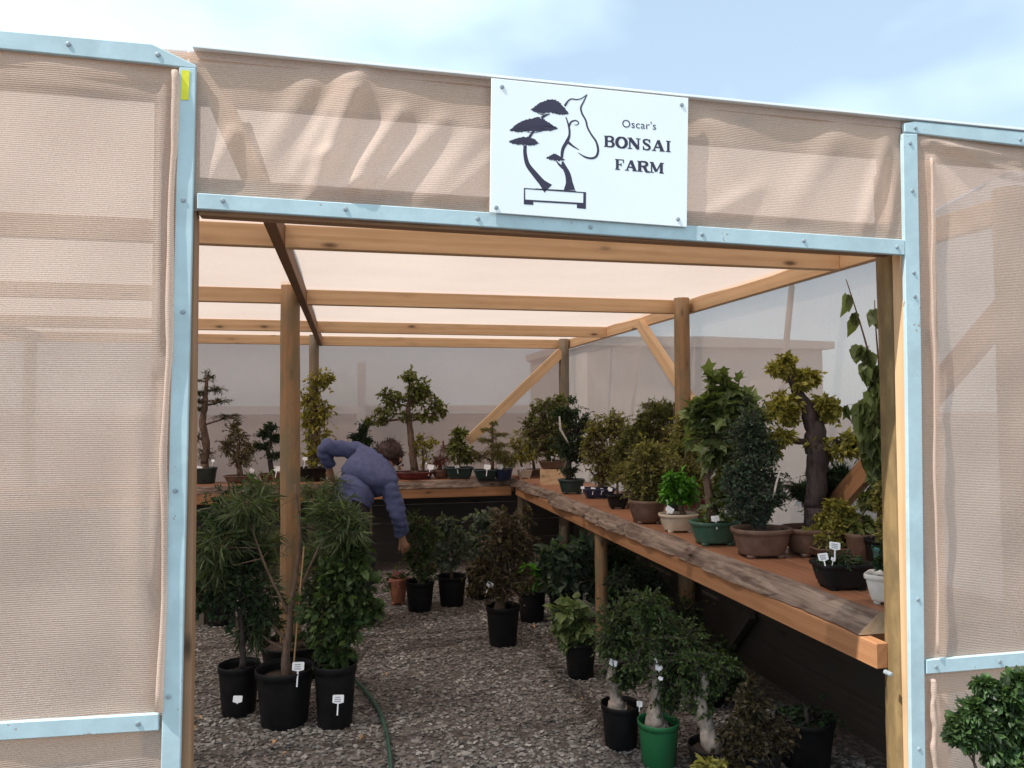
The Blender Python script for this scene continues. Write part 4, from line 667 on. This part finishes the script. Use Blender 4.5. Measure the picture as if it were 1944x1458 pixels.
plant('bright leaved citrus like bush in a black pot right of the large tub', 0, 636, 1388, 82, 116, 'nursery', 'black', [[(640, 1275, 5), (645, 1220, 4), (655, 1120, 3), (650, 1040, 2)], [(648, 1200, 2.5), (625, 1130, 2)]], [(660, 1060, 36, 34), (680, 1092, 34, 34), (640, 1100, 38, 36), (668, 1140, 40, 34), (620, 1160, 44, 40), (660, 1190, 40, 30), (640, 1230, 34, 28, .8), (690, 1150, 26, 22, .7), (635, 1272, 26, 18, .7), (712, 1160, 16, 8, .3)], 'oval', .046, 'L_floor', 'bark', group=GF, nt_=24, lpt=8, tags=[(642, 1328, 21, .03, 1, .1, -.26), (624, 1288, 14, .1)], dz=.05)
plant('dense dark shrub in a black pot behind the price stickered pot', 0, 420, 1190, 60, 60, 'nursery', 'black', [[(420, 1130, 5), (424, 1060, 4), (430, 980, 2)]], [(412, 1000, 44, 40), (440, 950, 44, 40), (400, 1060, 44, 40), (450, 1060, 44, 40), (430, 1110, 50, 26)], 'diamond', .036, 'L_dark', 'bark_dark', group=GF, nt_=34, lpt=8)
plant('tall fine leaved dark bush filling the space behind the centre pole', 0, 640, 1200, 60, 60, 'nursery', 'black', [[(636, 1140, 5), (634, 1060, 4), (632, 960, 2)]], [(618, 930, 40, 30), (640, 985, 44, 40), (610, 1030, 44, 40), (660, 1050, 40, 40), (630, 1110, 50, 30), (505, 930, 34, 40, .8), (510, 1010, 40, 50, .9)], 'strap', .07, 'L_weep', 'bark_dark', group=GF, nt_=30, lpt=8)
plant('dark bush in a black pot deep under the bench behind the round leg', 0, 1165, 1184, 60, 60, 'nursery', 'black', [[(1165, 1120, 4), (1165, 1060, 2)]], [(1150, 1060, 34, 30), (1180, 1080, 38, 32), (1160, 1110, 42, 26), (1120, 1075, 26, 30, .8)], 'diamond', .034, 'L_floor', 'bark_dark', group=GF, nt_=34, lpt=8)
plant('small leaved spreading bush under the bench just right of the round leg', 0, 1205, 1222, 64, 62, 'nursery', 'black', [[(1205, 1160, 5), (1210, 1100, 3)]], [(1190, 1100, 36, 30), (1226, 1096, 38, 32), (1206, 1136, 48, 30), (1250, 1130, 30, 30, .8)], 'diamond', .028, 'L_dark', 'bark_dark', group=GF, nt_=40, lpt=8)
plant('rounded dark green bush under the bench in front of the mid wall pole', 0, 1270, 1278, 70, 66, 'nursery', 'black', [[(1270, 1210, 5), (1275, 1150, 3)]], [(1250, 1170, 40, 32), (1290, 1166, 40, 34), (1272, 1210, 54, 32), (1310, 1210, 34, 28, .8)], 'diamond', .026, 'L_floor', 'bark_dark', group=GF, nt_=44, lpt=8)
plant('loose leafy bush under the bench behind the slanting pale trunk', 0, 1345, 1345, 74, 66, 'nursery', 'black', [[(1345, 1280, 5), (1350, 1230, 3)]], [(1330, 1240, 40, 30), (1370, 1256, 40, 32), (1350, 1290, 52, 30), (1400, 1300, 36, 26, .8)], 'oval', .03, 'L_floor', 'bark_dark', group=GF, nt_=34, lpt=7)
plant('wide low black tub mostly hidden behind the centre pole', 0, 556, 1300, 124, 66, 'nursery', 'black', [(600, 1235, 5), (640, 1210, 4), (690, 1190, 2.5), (706, 1172, 1.5)], [(580, 1215, 34, 16, .4)], 'diamond', .03, 'L_dark', 'bark_dark', group=GF, nt_=24)
plant('russet tinged bushy shrub on swollen trunk in a black pot in mid floor', 0, 955, 1231, 66, 74, 'nursery', 'black', [[(948, 1160, 12), (950, 1140, 9), (956, 1100, 5), (962, 1040, 3), (970, 985, 2)], [(952, 1135, 4), (925, 1100, 2.5)]], [(968, 985, 34, 26, .7), (975, 1020, 40, 30), (950, 1050, 42, 30), (985, 1060, 34, 30), (930, 1085, 40, 28), (972, 1095, 40, 26), (950, 1120, 40, 22), (910, 1080, 22, 22, .6), (1000, 990, 14, 20, .3), (905, 1120, 20, 16, .5)], 'diamond', .032, 'L_rust', 'bark', group=GF, nt_=46, lpt=9, tags=[(930, 1110, 13, .4), (958, 1172, 8, 1.2, .2)])
plant('thin leaved shrub in a black pot under the back bench, nearest the person', 0, 797, 1164, 56, 56, 'nursery', 'black', [[(797, 1110, 4), (794, 1060, 3), (790, 1000, 2)]], [(792, 990, 28, 26), (800, 1030, 34, 30), (784, 1062, 26, 24), (806, 1080, 28, 22)], 'diamond', .036, 'L_floor', 'bark', group=GF, nt_=34, lpt=7, tags=[(797, 1114, 14, 0, 1)])
plant('grey leaved shrub in a labelled black pot under the back bench', 0, 858, 1154, 56, 56, 'nursery', 'black', [[(858, 1100, 4), (854, 1050, 3), (850, 990, 2)]], [(846, 990, 20, 16, .8), (852, 1020, 30, 26), (868, 1060, 32, 28), (846, 1066, 26, 24)], 'heart', .036, 'L_grey', 'bark', group=GF, nt_=24, lpt=6, tags=[(859, 1109, 15, 0, .6)])
plant('tall grey green shrub in a black pot at the foot of the rear bench leg', 0, 915, 1140, 60, 54, 'nursery', 'black', [[(916, 1085, 4), (916, 1030, 3), (918, 985, 2)]], [(915, 985, 26, 16), (926, 1004, 26, 18), (896, 1020, 26, 20, .8), (920, 1040, 28, 26)], 'heart', .036, 'L_grey', 'bark', group=GF, nt_=22, lpt=6)
plant('bright lime leaved shrub in a black pot with a narrow white label', 0, 1010, 1184, 56, 60, 'nursery', 'black', [[(1010, 1125, 4), (1012, 1095, 3)]], [(1010, 1090, 20, 16), (1022, 1104, 18, 16), (1000, 1108, 20, 14), (1016, 1122, 18, 10, .7)], 'lobed', .055, 'L_bright', 'bark', group=GF, nt_=14, lpt=5, tags=[(998, 1138, 9, .1, 1, .9)])
plant('dark large leaved shrub in a black pot behind the bench leg', 0, 1075, 1190, 70, 64, 'nursery', 'black', [[(1075, 1130, 5), (1072, 1080, 4), (1070, 1040, 2)]], [(1062, 1050, 32, 26), (1090, 1070, 34, 28), (1052, 1088, 34, 26), (1082, 1110, 40, 26), (1110, 1040, 26, 24, .8), (1130, 1100, 26, 26, .8)], 'heart', .07, 'L_blue', 'bark', group=GF, nt_=16, lpt=5)
plant('broad leaved shrub in a black pot in front of the round bench leg', 0, 1102, 1292, 62, 66, 'nursery', 'black', [[(1102, 1225, 4), (1096, 1190, 3), (1086, 1160, 2)]], [(1078, 1168, 24, 20), (1096, 1186, 26, 22), (1072, 1200, 24, 18), (1104, 1216, 26, 18), (1090, 1150, 20, 12, .6)], 'heart', .06, 'L_broad', 'bark', group=GF, nt_=14, lpt=5, tags=[(1102, 1237, 12, .1, .8, 1.1)])
plant('small leaved tree with flared foot in a black pot, left of the green pot', 0, 1179, 1428, 76, 80, 'nursery', 'black', [[(1172, 1350, 19), (1168, 1332, 12), (1162, 1306, 8), (1158, 1284, 9), (1172, 1250, 6), (1190, 1200, 3)]], [(1180, 1180, 44, 34), (1200, 1220, 44, 36), (1166, 1230, 30, 30, .8), (1210, 1262, 40, 32), (1186, 1290, 34, 22, .7), (1220, 1170, 36, 34, .9)], 'diamond', .024, 'L_floor', 'bark_grey', group=GF, nt_=60, lpt=9, tags=[(1164, 1259, 16, .15, .3, .9), (1214, 1337, 14, -.2, .6, 1.1)])
plant('bottle shaped grey trunk with small leaves in a bright green plastic pot', 0, 1251, 1466, 80, 84, 'nursery', 'green_pot', [[(1246, 1384, 20), (1246, 1360, 17), (1244, 1335, 11), (1243, 1300, 8), (1248, 1260, 6), (1256, 1200, 3)]], [(1240, 1160, 44, 30), (1270, 1200, 48, 38), (1290, 1250, 40, 36), (1236, 1210, 40, 36, .8), (1280, 1300, 40, 34), (1222, 1250, 30, 30, .6), (1300, 1200, 34, 30, .7), (1262, 1330, 26, 18, .5)], 'diamond', .022, 'L_floor', 'bark_grey', group=GF, nt_=60, lpt=9, tags=[(1248, 1249, 16, .1, .2, .6), (1251, 1268, 14, -.1, .2, .7), (1254, 1288, 9, .2, .2, .8)])
plant('thick pale slanting trunk with tufts of small leaves rising from a black tub', 0, 1352, 1500, 90, 70, 'nursery', 'black', [[(1356, 1432, 19), (1348, 1400, 17), (1336, 1362, 14), (1330, 1330, 12), (1336, 1300, 11), (1336, 1276, 8)]], [(1336, 1268, 34, 18), (1320, 1300, 26, 18, .7), (1356, 1296, 28, 20, .8), (1330, 1346, 30, 13, .7), (1376, 1270, 30, 22, .8), (1310, 1258, 30, 22, .8)], 'diamond', .022, 'L_floor', 'bark_grey', group=GF, nt_=48, lpt=9)
plant('reddish tipped low shrub in a black pot under the near end of the bench', 0, 1440, 1520, 90, 80, 'nursery', 'black', [[(1440, 1440, 6), (1436, 1380, 4), (1425, 1320, 2.5)]], [(1414, 1330, 20, 22, .7), (1430, 1352, 34, 26), (1450, 1384, 44, 28), (1410, 1396, 40, 28), (1440, 1424, 52, 24), (1478, 1400, 28, 22, .8), (1400, 1440, 40, 20), (1424, 1296, 6, 16, .2)], 'diamond', .026, 'L_rust', 'bark_dark', group=GF, nt_=46, lpt=8)
plant('dark bush in a large black tub in deepest shade under the bench', 0, 1530, 1470, 110, 90, 'nursery', 'black', [[(1530, 1375, 6), (1530, 1340, 4)]], [(1500, 1380, 40, 20, .7), (1540, 1360, 40, 24, .7)], 'diamond', .026, 'L_dark', 'bark_dark', group=GF, nt_=34, lpt=8)
plant('small pink flowering plant in a stack of terracotta pots behind the citrus like bush', 0, 756, 1150, 34, 50, 'round', 'terra', [(756, 1100, 2), (756, 1095, 1.5)], [(754, 1098, 18, 12), (742, 1112, 14, 12, .6)], 'oval', .026, 'L_floor', 'bark', group=GF, nt_=18, lpt=5, extra=[('flowers', (758, 1098, 16, 12), 'oval', .026, 'L_pink', 26)])
plant('low yellow leaved seedling at the near edge of the floor under the slanting trunk', 0, 1356, 1545, 60, 60, 'nursery', 'black', [(1352, 1480, 3), (1350, 1462, 2)], [(1342, 1456, 26, 10), (1364, 1462, 24, 10)], 'oval', .03, 'L_yel', 'bark', group=GF, nt_=18, lpt=6)
plant('dense glossy green potted bush outside the shade house by the right hand panel', 0, 1905, 2180, 150, 190, 'nursery', 'black', [[(1905, 1960, 12), (1900, 1750, 10), (1900, 1550, 7), (1930, 1400, 4)], [(1900, 1620, 5), (1850, 1450, 3)]],
      [(1862, 1346, 26, 18), (1906, 1320, 22, 18), (1940, 1300, 26, 22), (1834, 1376, 24, 15), (1876, 1384, 34, 20), (1924, 1366, 32, 22), (1890, 1424, 34, 24), (1950, 1400, 40, 34), (1836, 1404, 22, 12), (1990, 1350, 40, 44), (1925, 1450, 40, 30), (1985, 1450, 50, 50), (1868, 1302, 12, 10, .5), (1812, 1392, 12, 8, .4), (1912, 1500, 40, 40), (1850, 1362, 16, 10, .6)], 'oval', .019, 'L_shrub', 'bark', cat='bush', name='potted_bush', nt_=46, lpt=11)

# ------------------------------------------------------------------ small things on the floor
b = MB(); hp = [(640, 1255), (672, 1288), (700, 1318), (722, 1352), (734, 1390), (741, 1440), (744, 1510), (740, 1600)]
q = np.array([P(u, v, Z=.022) for u, v in hp]); k = np.linspace(0, len(q)-1, 60); qq = np.stack([np.interp(k, range(len(q)), q[:, j]) for j in range(3)], 1)
for _ in range(6): qq[1:-1] = .25*qq[:-2]+.5*qq[1:-1]+.25*qq[2:]
b.tube(qq, .0105, 10); tag(b.build('garden_hose', 'hose', smooth=True), 'dark green garden hose snaking over the gravel beside the black tubs', 'hose')
for i, (u, v, s, lb_) in enumerate(((682, 1406, .05, 'pale long dry leaf on the gravel near the hose'), (518, 1414, .05, 'curled reddish dry leaf just below the large tub'), (384, 1366, .055, 'large tan dry leaf by the left doorway stud'), (374, 1380, .04, 'smaller tan dry leaf beside the large one at the doorway stud'), (548, 1432, .035, 'brown dry leaf lowest on the floor below the tub'), (1108, 1330, .03, 'small dry leaf near the pots by the bench leg'), (735, 1283, .035, 'narrow pale dry leaf on the gravel right of the three tubs'), (1016, 1192, .05, 'reddish dry leaf beside the pot with lime leaves'))):
    c = P(u, v, Z=.02); b = MB(); T, Fc = LEAF['oval']; a = random.uniform(0, 6.28); V = [(x*s*cos(a)-y*s*.9*sin(a), x*s*sin(a)+y*s*.9*cos(a), zz*s*2.2+.012*sin(x*3)) for x, y, zz in T]
    b.add(V+[(x, y, z_-.0012) for x, y, z_ in V], Fc+[tuple(i_+7 for i_ in f[::-1]) for f in Fc]); o = b.build('fallen_leaf', 'dry'); o.location = Vector(c.tolist()); tag(o, lb_, 'leaf', 'dry leaves lying on the gravel')
c = P(371, 1184, Z=0); b = MB(); hh = .24; s = .075
b.prism([(c[0]-s, c[1]-s, 0), (c[0]+s, c[1]-s, 0), (c[0]+s, c[1]-s, hh*.92), (c[0]+s*.2, c[1]-s, hh), (c[0]-s, c[1]-s, hh)], (0, 2*s, 0)); tag(b.build('timber_block', 'pole_grey', bevel=.004), 'weathered squared timber block on the gravel at the left edge of the opening', 'timber')

# ------------------------------------------------------------------ the person
def skin_mesh(name, chains, root, mat, parent, sub=2, joinpts=True):
    V = []; Rr = []; E_ = []; idx = {}
    for ch in chains:
        pv = None
        for (p, r) in ch:
            key = tuple(round(x, 4) for x in p)
            if key not in idx: idx[key] = len(V); V.append(p); Rr.append(r)
            i = idx[key]
            if pv is not None and pv != i: E_.append((pv, i))
            pv = i
    me_ = bpy.data.meshes.new(name+'_cage'); me_.from_pydata([tuple(map(float, p)) for p in V], E_, []); ob = bpy.data.objects.new(name+'_cage', me_); COL.objects.link(ob)
    sm_ = ob.modifiers.new('skin', 'SKIN'); sm_.use_smooth_shade = True; ss = ob.modifiers.new('sub', 'SUBSURF'); ss.levels = sub; ss.render_levels = sub
    if not me_.skin_vertices: me_.skin_vertices.new()
    lay = me_.skin_vertices[0].data; ri = idx[tuple(round(x, 4) for x in root)]
    for i, r in enumerate(Rr): lay[i].radius = (r, r) if not isinstance(r, tuple) else r; lay[i].use_root = (i == ri)
    dg_ = bpy.context.evaluated_depsgraph_get(); dg_.update(); res = bpy.data.meshes.new_from_object(ob.evaluated_get(dg_)); res.name = name
    bpy.data.objects.remove(ob); res.materials.clear(); res.materials.append(M[mat])
    for p in res.polygons: p.use_smooth = True
    o = bpy.data.objects.new(name, res); COL.objects.link(o); o.parent = parent; o.location = -Vector(parent.location); return o
def person():
    hip = P(662, 985, d=5.62); hip = np.array(hip); floor = np.array([hip[0], hip[1], 0])
    r = thing('person', 'person in a blue long sleeved shirt bending over to tend the plants', 'person', floor)
    f_ = np.array([.80, .60, 0]); l_ = np.array([-.60, .80, 0])    # facing the back right corner; left is away
    f_ = f_/np.linalg.norm(f_)
    waist = P(666, 950, d=5.66); belly = P(681, 918, d=5.74); chest = P(704, 894, d=5.85); neck = P(729, 884, d=5.95); nk2 = P(736, 879, d=5.98); head = P(741, 867, d=6.04)
    shL = P(684, 858, d=5.98); elL = P(615, 846, d=5.86); wrL = P(626, 893, d=5.98); shR = P(737, 922, d=5.74); elR = P(756, 975, d=5.70); wrR = P(764, 1024, d=5.78)
    hipL = hip+l_*.085+np.array([0, 0, -.03]); hipR = hip-l_*.085+np.array([0, 0, -.03])
    kL = np.array([hipL[0]+.09*f_[0], hipL[1]+.09*f_[1], .46]); kR = np.array([hipR[0]+.10*f_[0], hipR[1]+.10*f_[1], .455])
    aL = np.array([hipL[0]-.02, hipL[1]+.02, .09]); aR = np.array([hipR[0]+.02, hipR[1]+.02, .09]); tL = aL+f_*.15+(0, 0, -.055); tR = aR+f_*.15+(0, 0, -.055)
    def mid(a, b_, t=.5): return a+(b_-a)*t
    def hand(wr, d, up_):
        d = d/np.linalg.norm(d); s = np.cross(d, up_); s /= np.linalg.norm(s); n_ = np.cross(s, d); pm = wr+d*.045; kn = wr+d*.085; ch = [[(wr, .026), (pm, .03), (kn, .026)]]
        for k_, (o_, l2) in enumerate(((-.030, .062), (-.010, .074), (.010, .069), (.029, .055))):
            k0 = kn+s*o_; ch.append([(pm, .03), (k0, .0105), (k0+d*l2*.5+n_*.008, .0088), (k0+d*l2*.85+n_*.03, .0075)])
        th = wr+d*.03-s*.034; ch.append([(pm, .03), (th, .0115), (th+d*.03-s*.016, .010), (th+d*.055-s*.014+n_*.012, .008)]); return ch
    body = [[(hip, (.14, .13)), (waist, (.14, .125)), (belly, (.155, .14)), (chest, (.165, .14)), (neck, .062), (nk2, .056), (head, (.078, .09)), (head+f_*.05+(0, 0, -.05), (.062, .06))],
            [(chest, (.165, .14)), (shL, .064), (mid(shL, elL), .047), (elL, .041), (mid(elL, wrL, .4), .040), (wrL, .026)], [(chest, (.165, .14)), (shR, .064), (mid(shR, elR), .047), (elR, .041), (mid(elR, wrR, .4), .039), (wrR, .026)],
            [(hip, (.14, .13)), (hipL, .092), (mid(hipL, kL), .074), (kL, .058), (mid(kL, aL, .3), .056), (aL, .038), (tL, .03)], [(hip, (.14, .13)), (hipR, .092), (mid(hipR, kR), .074), (kR, .058), (mid(kR, aR, .3), .056), (aR, .038), (tR, .03)]]
    body += hand(wrL, wrL-elL, np.array([0, 0, 1.0])+f_)+hand(wrR, wrR-elR+f_*.05, l_+np.array([.2, 0, .2]))
    bo_ = skin_mesh('body', body, hip, 'skin', r); bpy.context.view_layer.update()
    # face: nose, brow, eyes and ears are small shapes on the head
    fb = MB(); fd = (f_*.75+np.array([0, 0, -.66])); fd /= np.linalg.norm(fd); fu = np.array([0, 0, 1.0])-fd*fd[2]; fu /= np.linalg.norm(fu); fl = np.cross(fu, fd); hc = head+f_*.03+(0, 0, -.03)
    fb.tube([hc+fd*.085+fu*.015, hc+fd*.108-fu*.01, hc+fd*.09-fu*.018], [.008, .014, .009], 8)
    for s in (-1, 1): fb.tube([hc+fl*s*.088-fd*.01+fu*.02, hc+fl*s*.098-fd*.018, hc+fl*s*.088-fd*.01-fu*.025], [.008, .016, .009], 8)
    fb.build('ears_and_nose', 'skin', r, smooth=True)
    eb = MB()
    for s in (-1, 1): eb.tube([hc+fl*s*.032+fd*.078+fu*.016, hc+fl*s*.032+fd*.09+fu*.016], [.011, .008], 8)
    eb.tube([hc+fd*.082-fu*.045-fl*.022, hc+fd*.088-fu*.047, hc+fd*.082-fu*.045+fl*.022], [.004, .006, .004], 6); eb.build('eyes_and_mouth', 'hair', r, smooth=True)
    hem = mid(hip, waist, .75)
    segs = [(hip, waist, 'T'), (waist, belly, 'T'), (belly, chest, 'T'), (chest, mid(chest, neck, .85), 'T'), (mid(chest, neck, .85), nk2, 'N'), (nk2, head, 'N'), (chest, shL, 'T'), (shL, elL, 'A'), (elL, mid(elL, wrL, .8), 'A'), (mid(elL, wrL, .8), wrL, 'N'),
            (chest, shR, 'T'), (shR, elR, 'A'), (elR, mid(elR, wrR, .8), 'A'), (mid(elR, wrR, .8), wrR, 'N'), (wrR, wrR+(wrR-elR), 'N'), (wrL, wrL+(wrL-elL), 'N'),
            (hip, hipL, 'L'), (hipL, kL, 'L'), (kL, mid(kL, aL, .92), 'L'), (hip, hipR, 'L'), (hipR, kR, 'L'), (kR, mid(kR, aR, .92), 'L'), (mid(kL, aL, .92), aL, 'N'), (mid(kR, aR, .92), aR, 'N'), (aL, tL, 'N'), (aR, tR, 'N')]
    bv = np.array([v_.co[:] for v_ in bo_.data.vertices]); bn = np.array([v_.normal[:] for v_ in bo_.data.vertices]); best = np.full(len(bv), 9e9); lab = np.array(['N']*len(bv))
    for p_, q_, k_ in segs:
        dq = q_-p_; t_ = np.clip(((bv-p_)@dq)/(dq@dq), 0, 1); ds = np.linalg.norm(bv-(p_+t_[:, None]*dq), axis=1); w_ = ds < best; best[w_] = ds[w_]; lab[w_] = k_
    hax = (waist-hip)/np.linalg.norm(waist-hip); sd = (bv-hem)@hax
    for nm, keep, off, mt in (('shirt', lambda i: lab[i] == 'A' or (lab[i] == 'T' and sd[i] > -.035), .019, 'shirt'), ('trousers', lambda i: lab[i] == 'L' or (lab[i] == 'T' and sd[i] < .05 and np.linalg.norm(bv[i]-hip) < .45), .010, 'trousers')):
        fs = [tuple(p_.vertices) for p_ in bo_.data.polygons if all(keep(i) for i in p_.vertices)]; used = sorted({i for f in fs for i in f}); mp_ = {i: k_ for k_, i in enumerate(used)}
        cm = MB(); wr_ = np.array([.006*sin(bv[i][0]*60+bv[i][2]*45)+.006*abs(sin(bv[i][1]*50-bv[i][2]*58+1))+.004*sin(bv[i][2]*120+bv[i][0]*30) for i in used])
        cm.add(bv[used]+bn[used]*(off+wr_[:, None]), [tuple(mp_[i] for i in f) for f in fs]); cm.build(nm, mt, r, smooth=True)
    for a_, t_ in ((aL, tL), (aR, tR)): skin_mesh('shoe', [[(a_-f_*.05+(0, 0, -.042), .046), (a_+f_*.04+(0, 0, -.045), .046), (t_+f_*.03+(0, 0, .003), .04)]], a_+f_*.04+(0, 0, -.045), 'black', r)
    # hair: a rounded cap over the back and top of the head, with tufts
    hb_ = MB(); rg = np.random.default_rng(3); nu, nv = 28, 18; V = []; hcen = head+np.array([0, 0, .012])-fd*.012
    for j in range(nv+1):
        for i in range(nu):
            th = pi*j/nv*.72; ph = 2*pi*i/nu; dv = -fd*cos(th)*.55+fu*cos(th)*.83+(fl*cos(ph)+np.cross(fl, -fd*.55+fu*.83)*sin(ph))*sin(th); V.append(hcen+dv*(.108+rg.uniform(-.007, .012)))
    hb_.add(V, [(j*nu+i, j*nu+(i+1) % nu, (j+1)*nu+(i+1) % nu, (j+1)*nu+i) for j in range(nv) for i in range(nu)])
    V = np.array(V); ii = rg.integers(0, len(V), 500); dd = V[ii]-hcen; leaf_mesh(hb_, V[ii]-dd*.1, dd+rg.normal(0, .05, dd.shape), .035, 'strap', .1); hb_.build('hair', 'hair', r, smooth=True)
person()

# ------------------------------------------------------------------ what stands beyond the cloth
q = thing('shed', 'plain low shed with pale roof dimly seen through the right wall cloth', 'shed', (5.0, 9.0, 0))
def boxp(name, x0, x1, y0, y1, z0, z1, mat, par, bevel=.004):
    b = MB(); b.box(((x0+x1)/2, (y0+y1)/2, (z0+z1)/2), ((x1-x0)/2, 0, 0), (0, (y1-y0)/2, 0), (0, 0, (z1-z0)/2)); return b.build(name, mat, par, bevel=bevel)
boxp('wall', 2.95, 6.3, 9.0, 12.0, 0, 2.42, 'shed', q); b = MB(); b.prism([(2.9, 8.9, 2.422), (6.42, 8.9, 2.422), (6.42, 8.9, 2.52), (4.6, 8.9, 2.56), (2.9, 8.9, 2.53)], (0, 3.2, 0)); b.build('roof', 'shed', q)
d_ = boxp('door', 5.2, 6.05, 8.965, 8.998, .02, 2.0, 'fence', q); boxp('handle', 5.28, 5.31, 8.935, 8.963, .95, 1.08, 'screw', d_, .002); boxp('window', 4.5, 5.0, 8.97, 8.998, 1.1, 1.8, 'glaze_dark', q)
for (u0, v0, u1, v1, rr_, lb__) in ((1503, 545, 1478, 800, .022, 'slim leaning pole behind the right wall cloth near the doorway'), (1216, 655, 1190, 860, .018, 'slim dark pole behind the right wall cloth near the rear corner')):
    b = MB(); p0 = P(u0, v0, X=2.9); p1 = P(u1, v1, X=2.9); dv = (p1-p0)/abs(p1[2]-p0[2]); g0 = p1+dv*p1[2]; b.tube([g0, (g0+p0)/2, p0, p0-dv*.02], [rr_, rr_*.95, rr_*.9, rr_*.6], 12); tag(smooth_side(b.build('support_pole', 'pole_grey')), lb__, 'pole')
q = thing('fence', 'boarded fence with white top rail dimly seen through the back wall cloth', 'fence', (0, 11, 0))
boxp('board_panel', -7, 2.9, 11.0, 11.03, .05, 1.58, 'fence', q); boxp('top_rail', -7, 2.9, 10.97, 11.06, 1.59, 1.70, 'fence_rail', q)
for x in (-5.2, -2.6, 0.13, 2.7): boxp('post', x, x+.12, 10.85, 10.968, 0, 2.32 if abs(x-.13) < .1 else 1.72, 'fence_rail', q)

# ------------------------------------------------------------------ output
vs = SC.view_settings; SC.display_settings.display_device = 'sRGB'; vs.view_transform = 'Standard'; vs.look = 'None'; vs.exposure = 0.58; vs.gamma = 1
SC.render.engine = 'CYCLES'; cy = SC.cycles; cy.max_bounces = 9; cy.diffuse_bounces = 5; cy.transparent_max_bounces = 24; cy.transmission_bounces = 6; cy.use_denoising = True
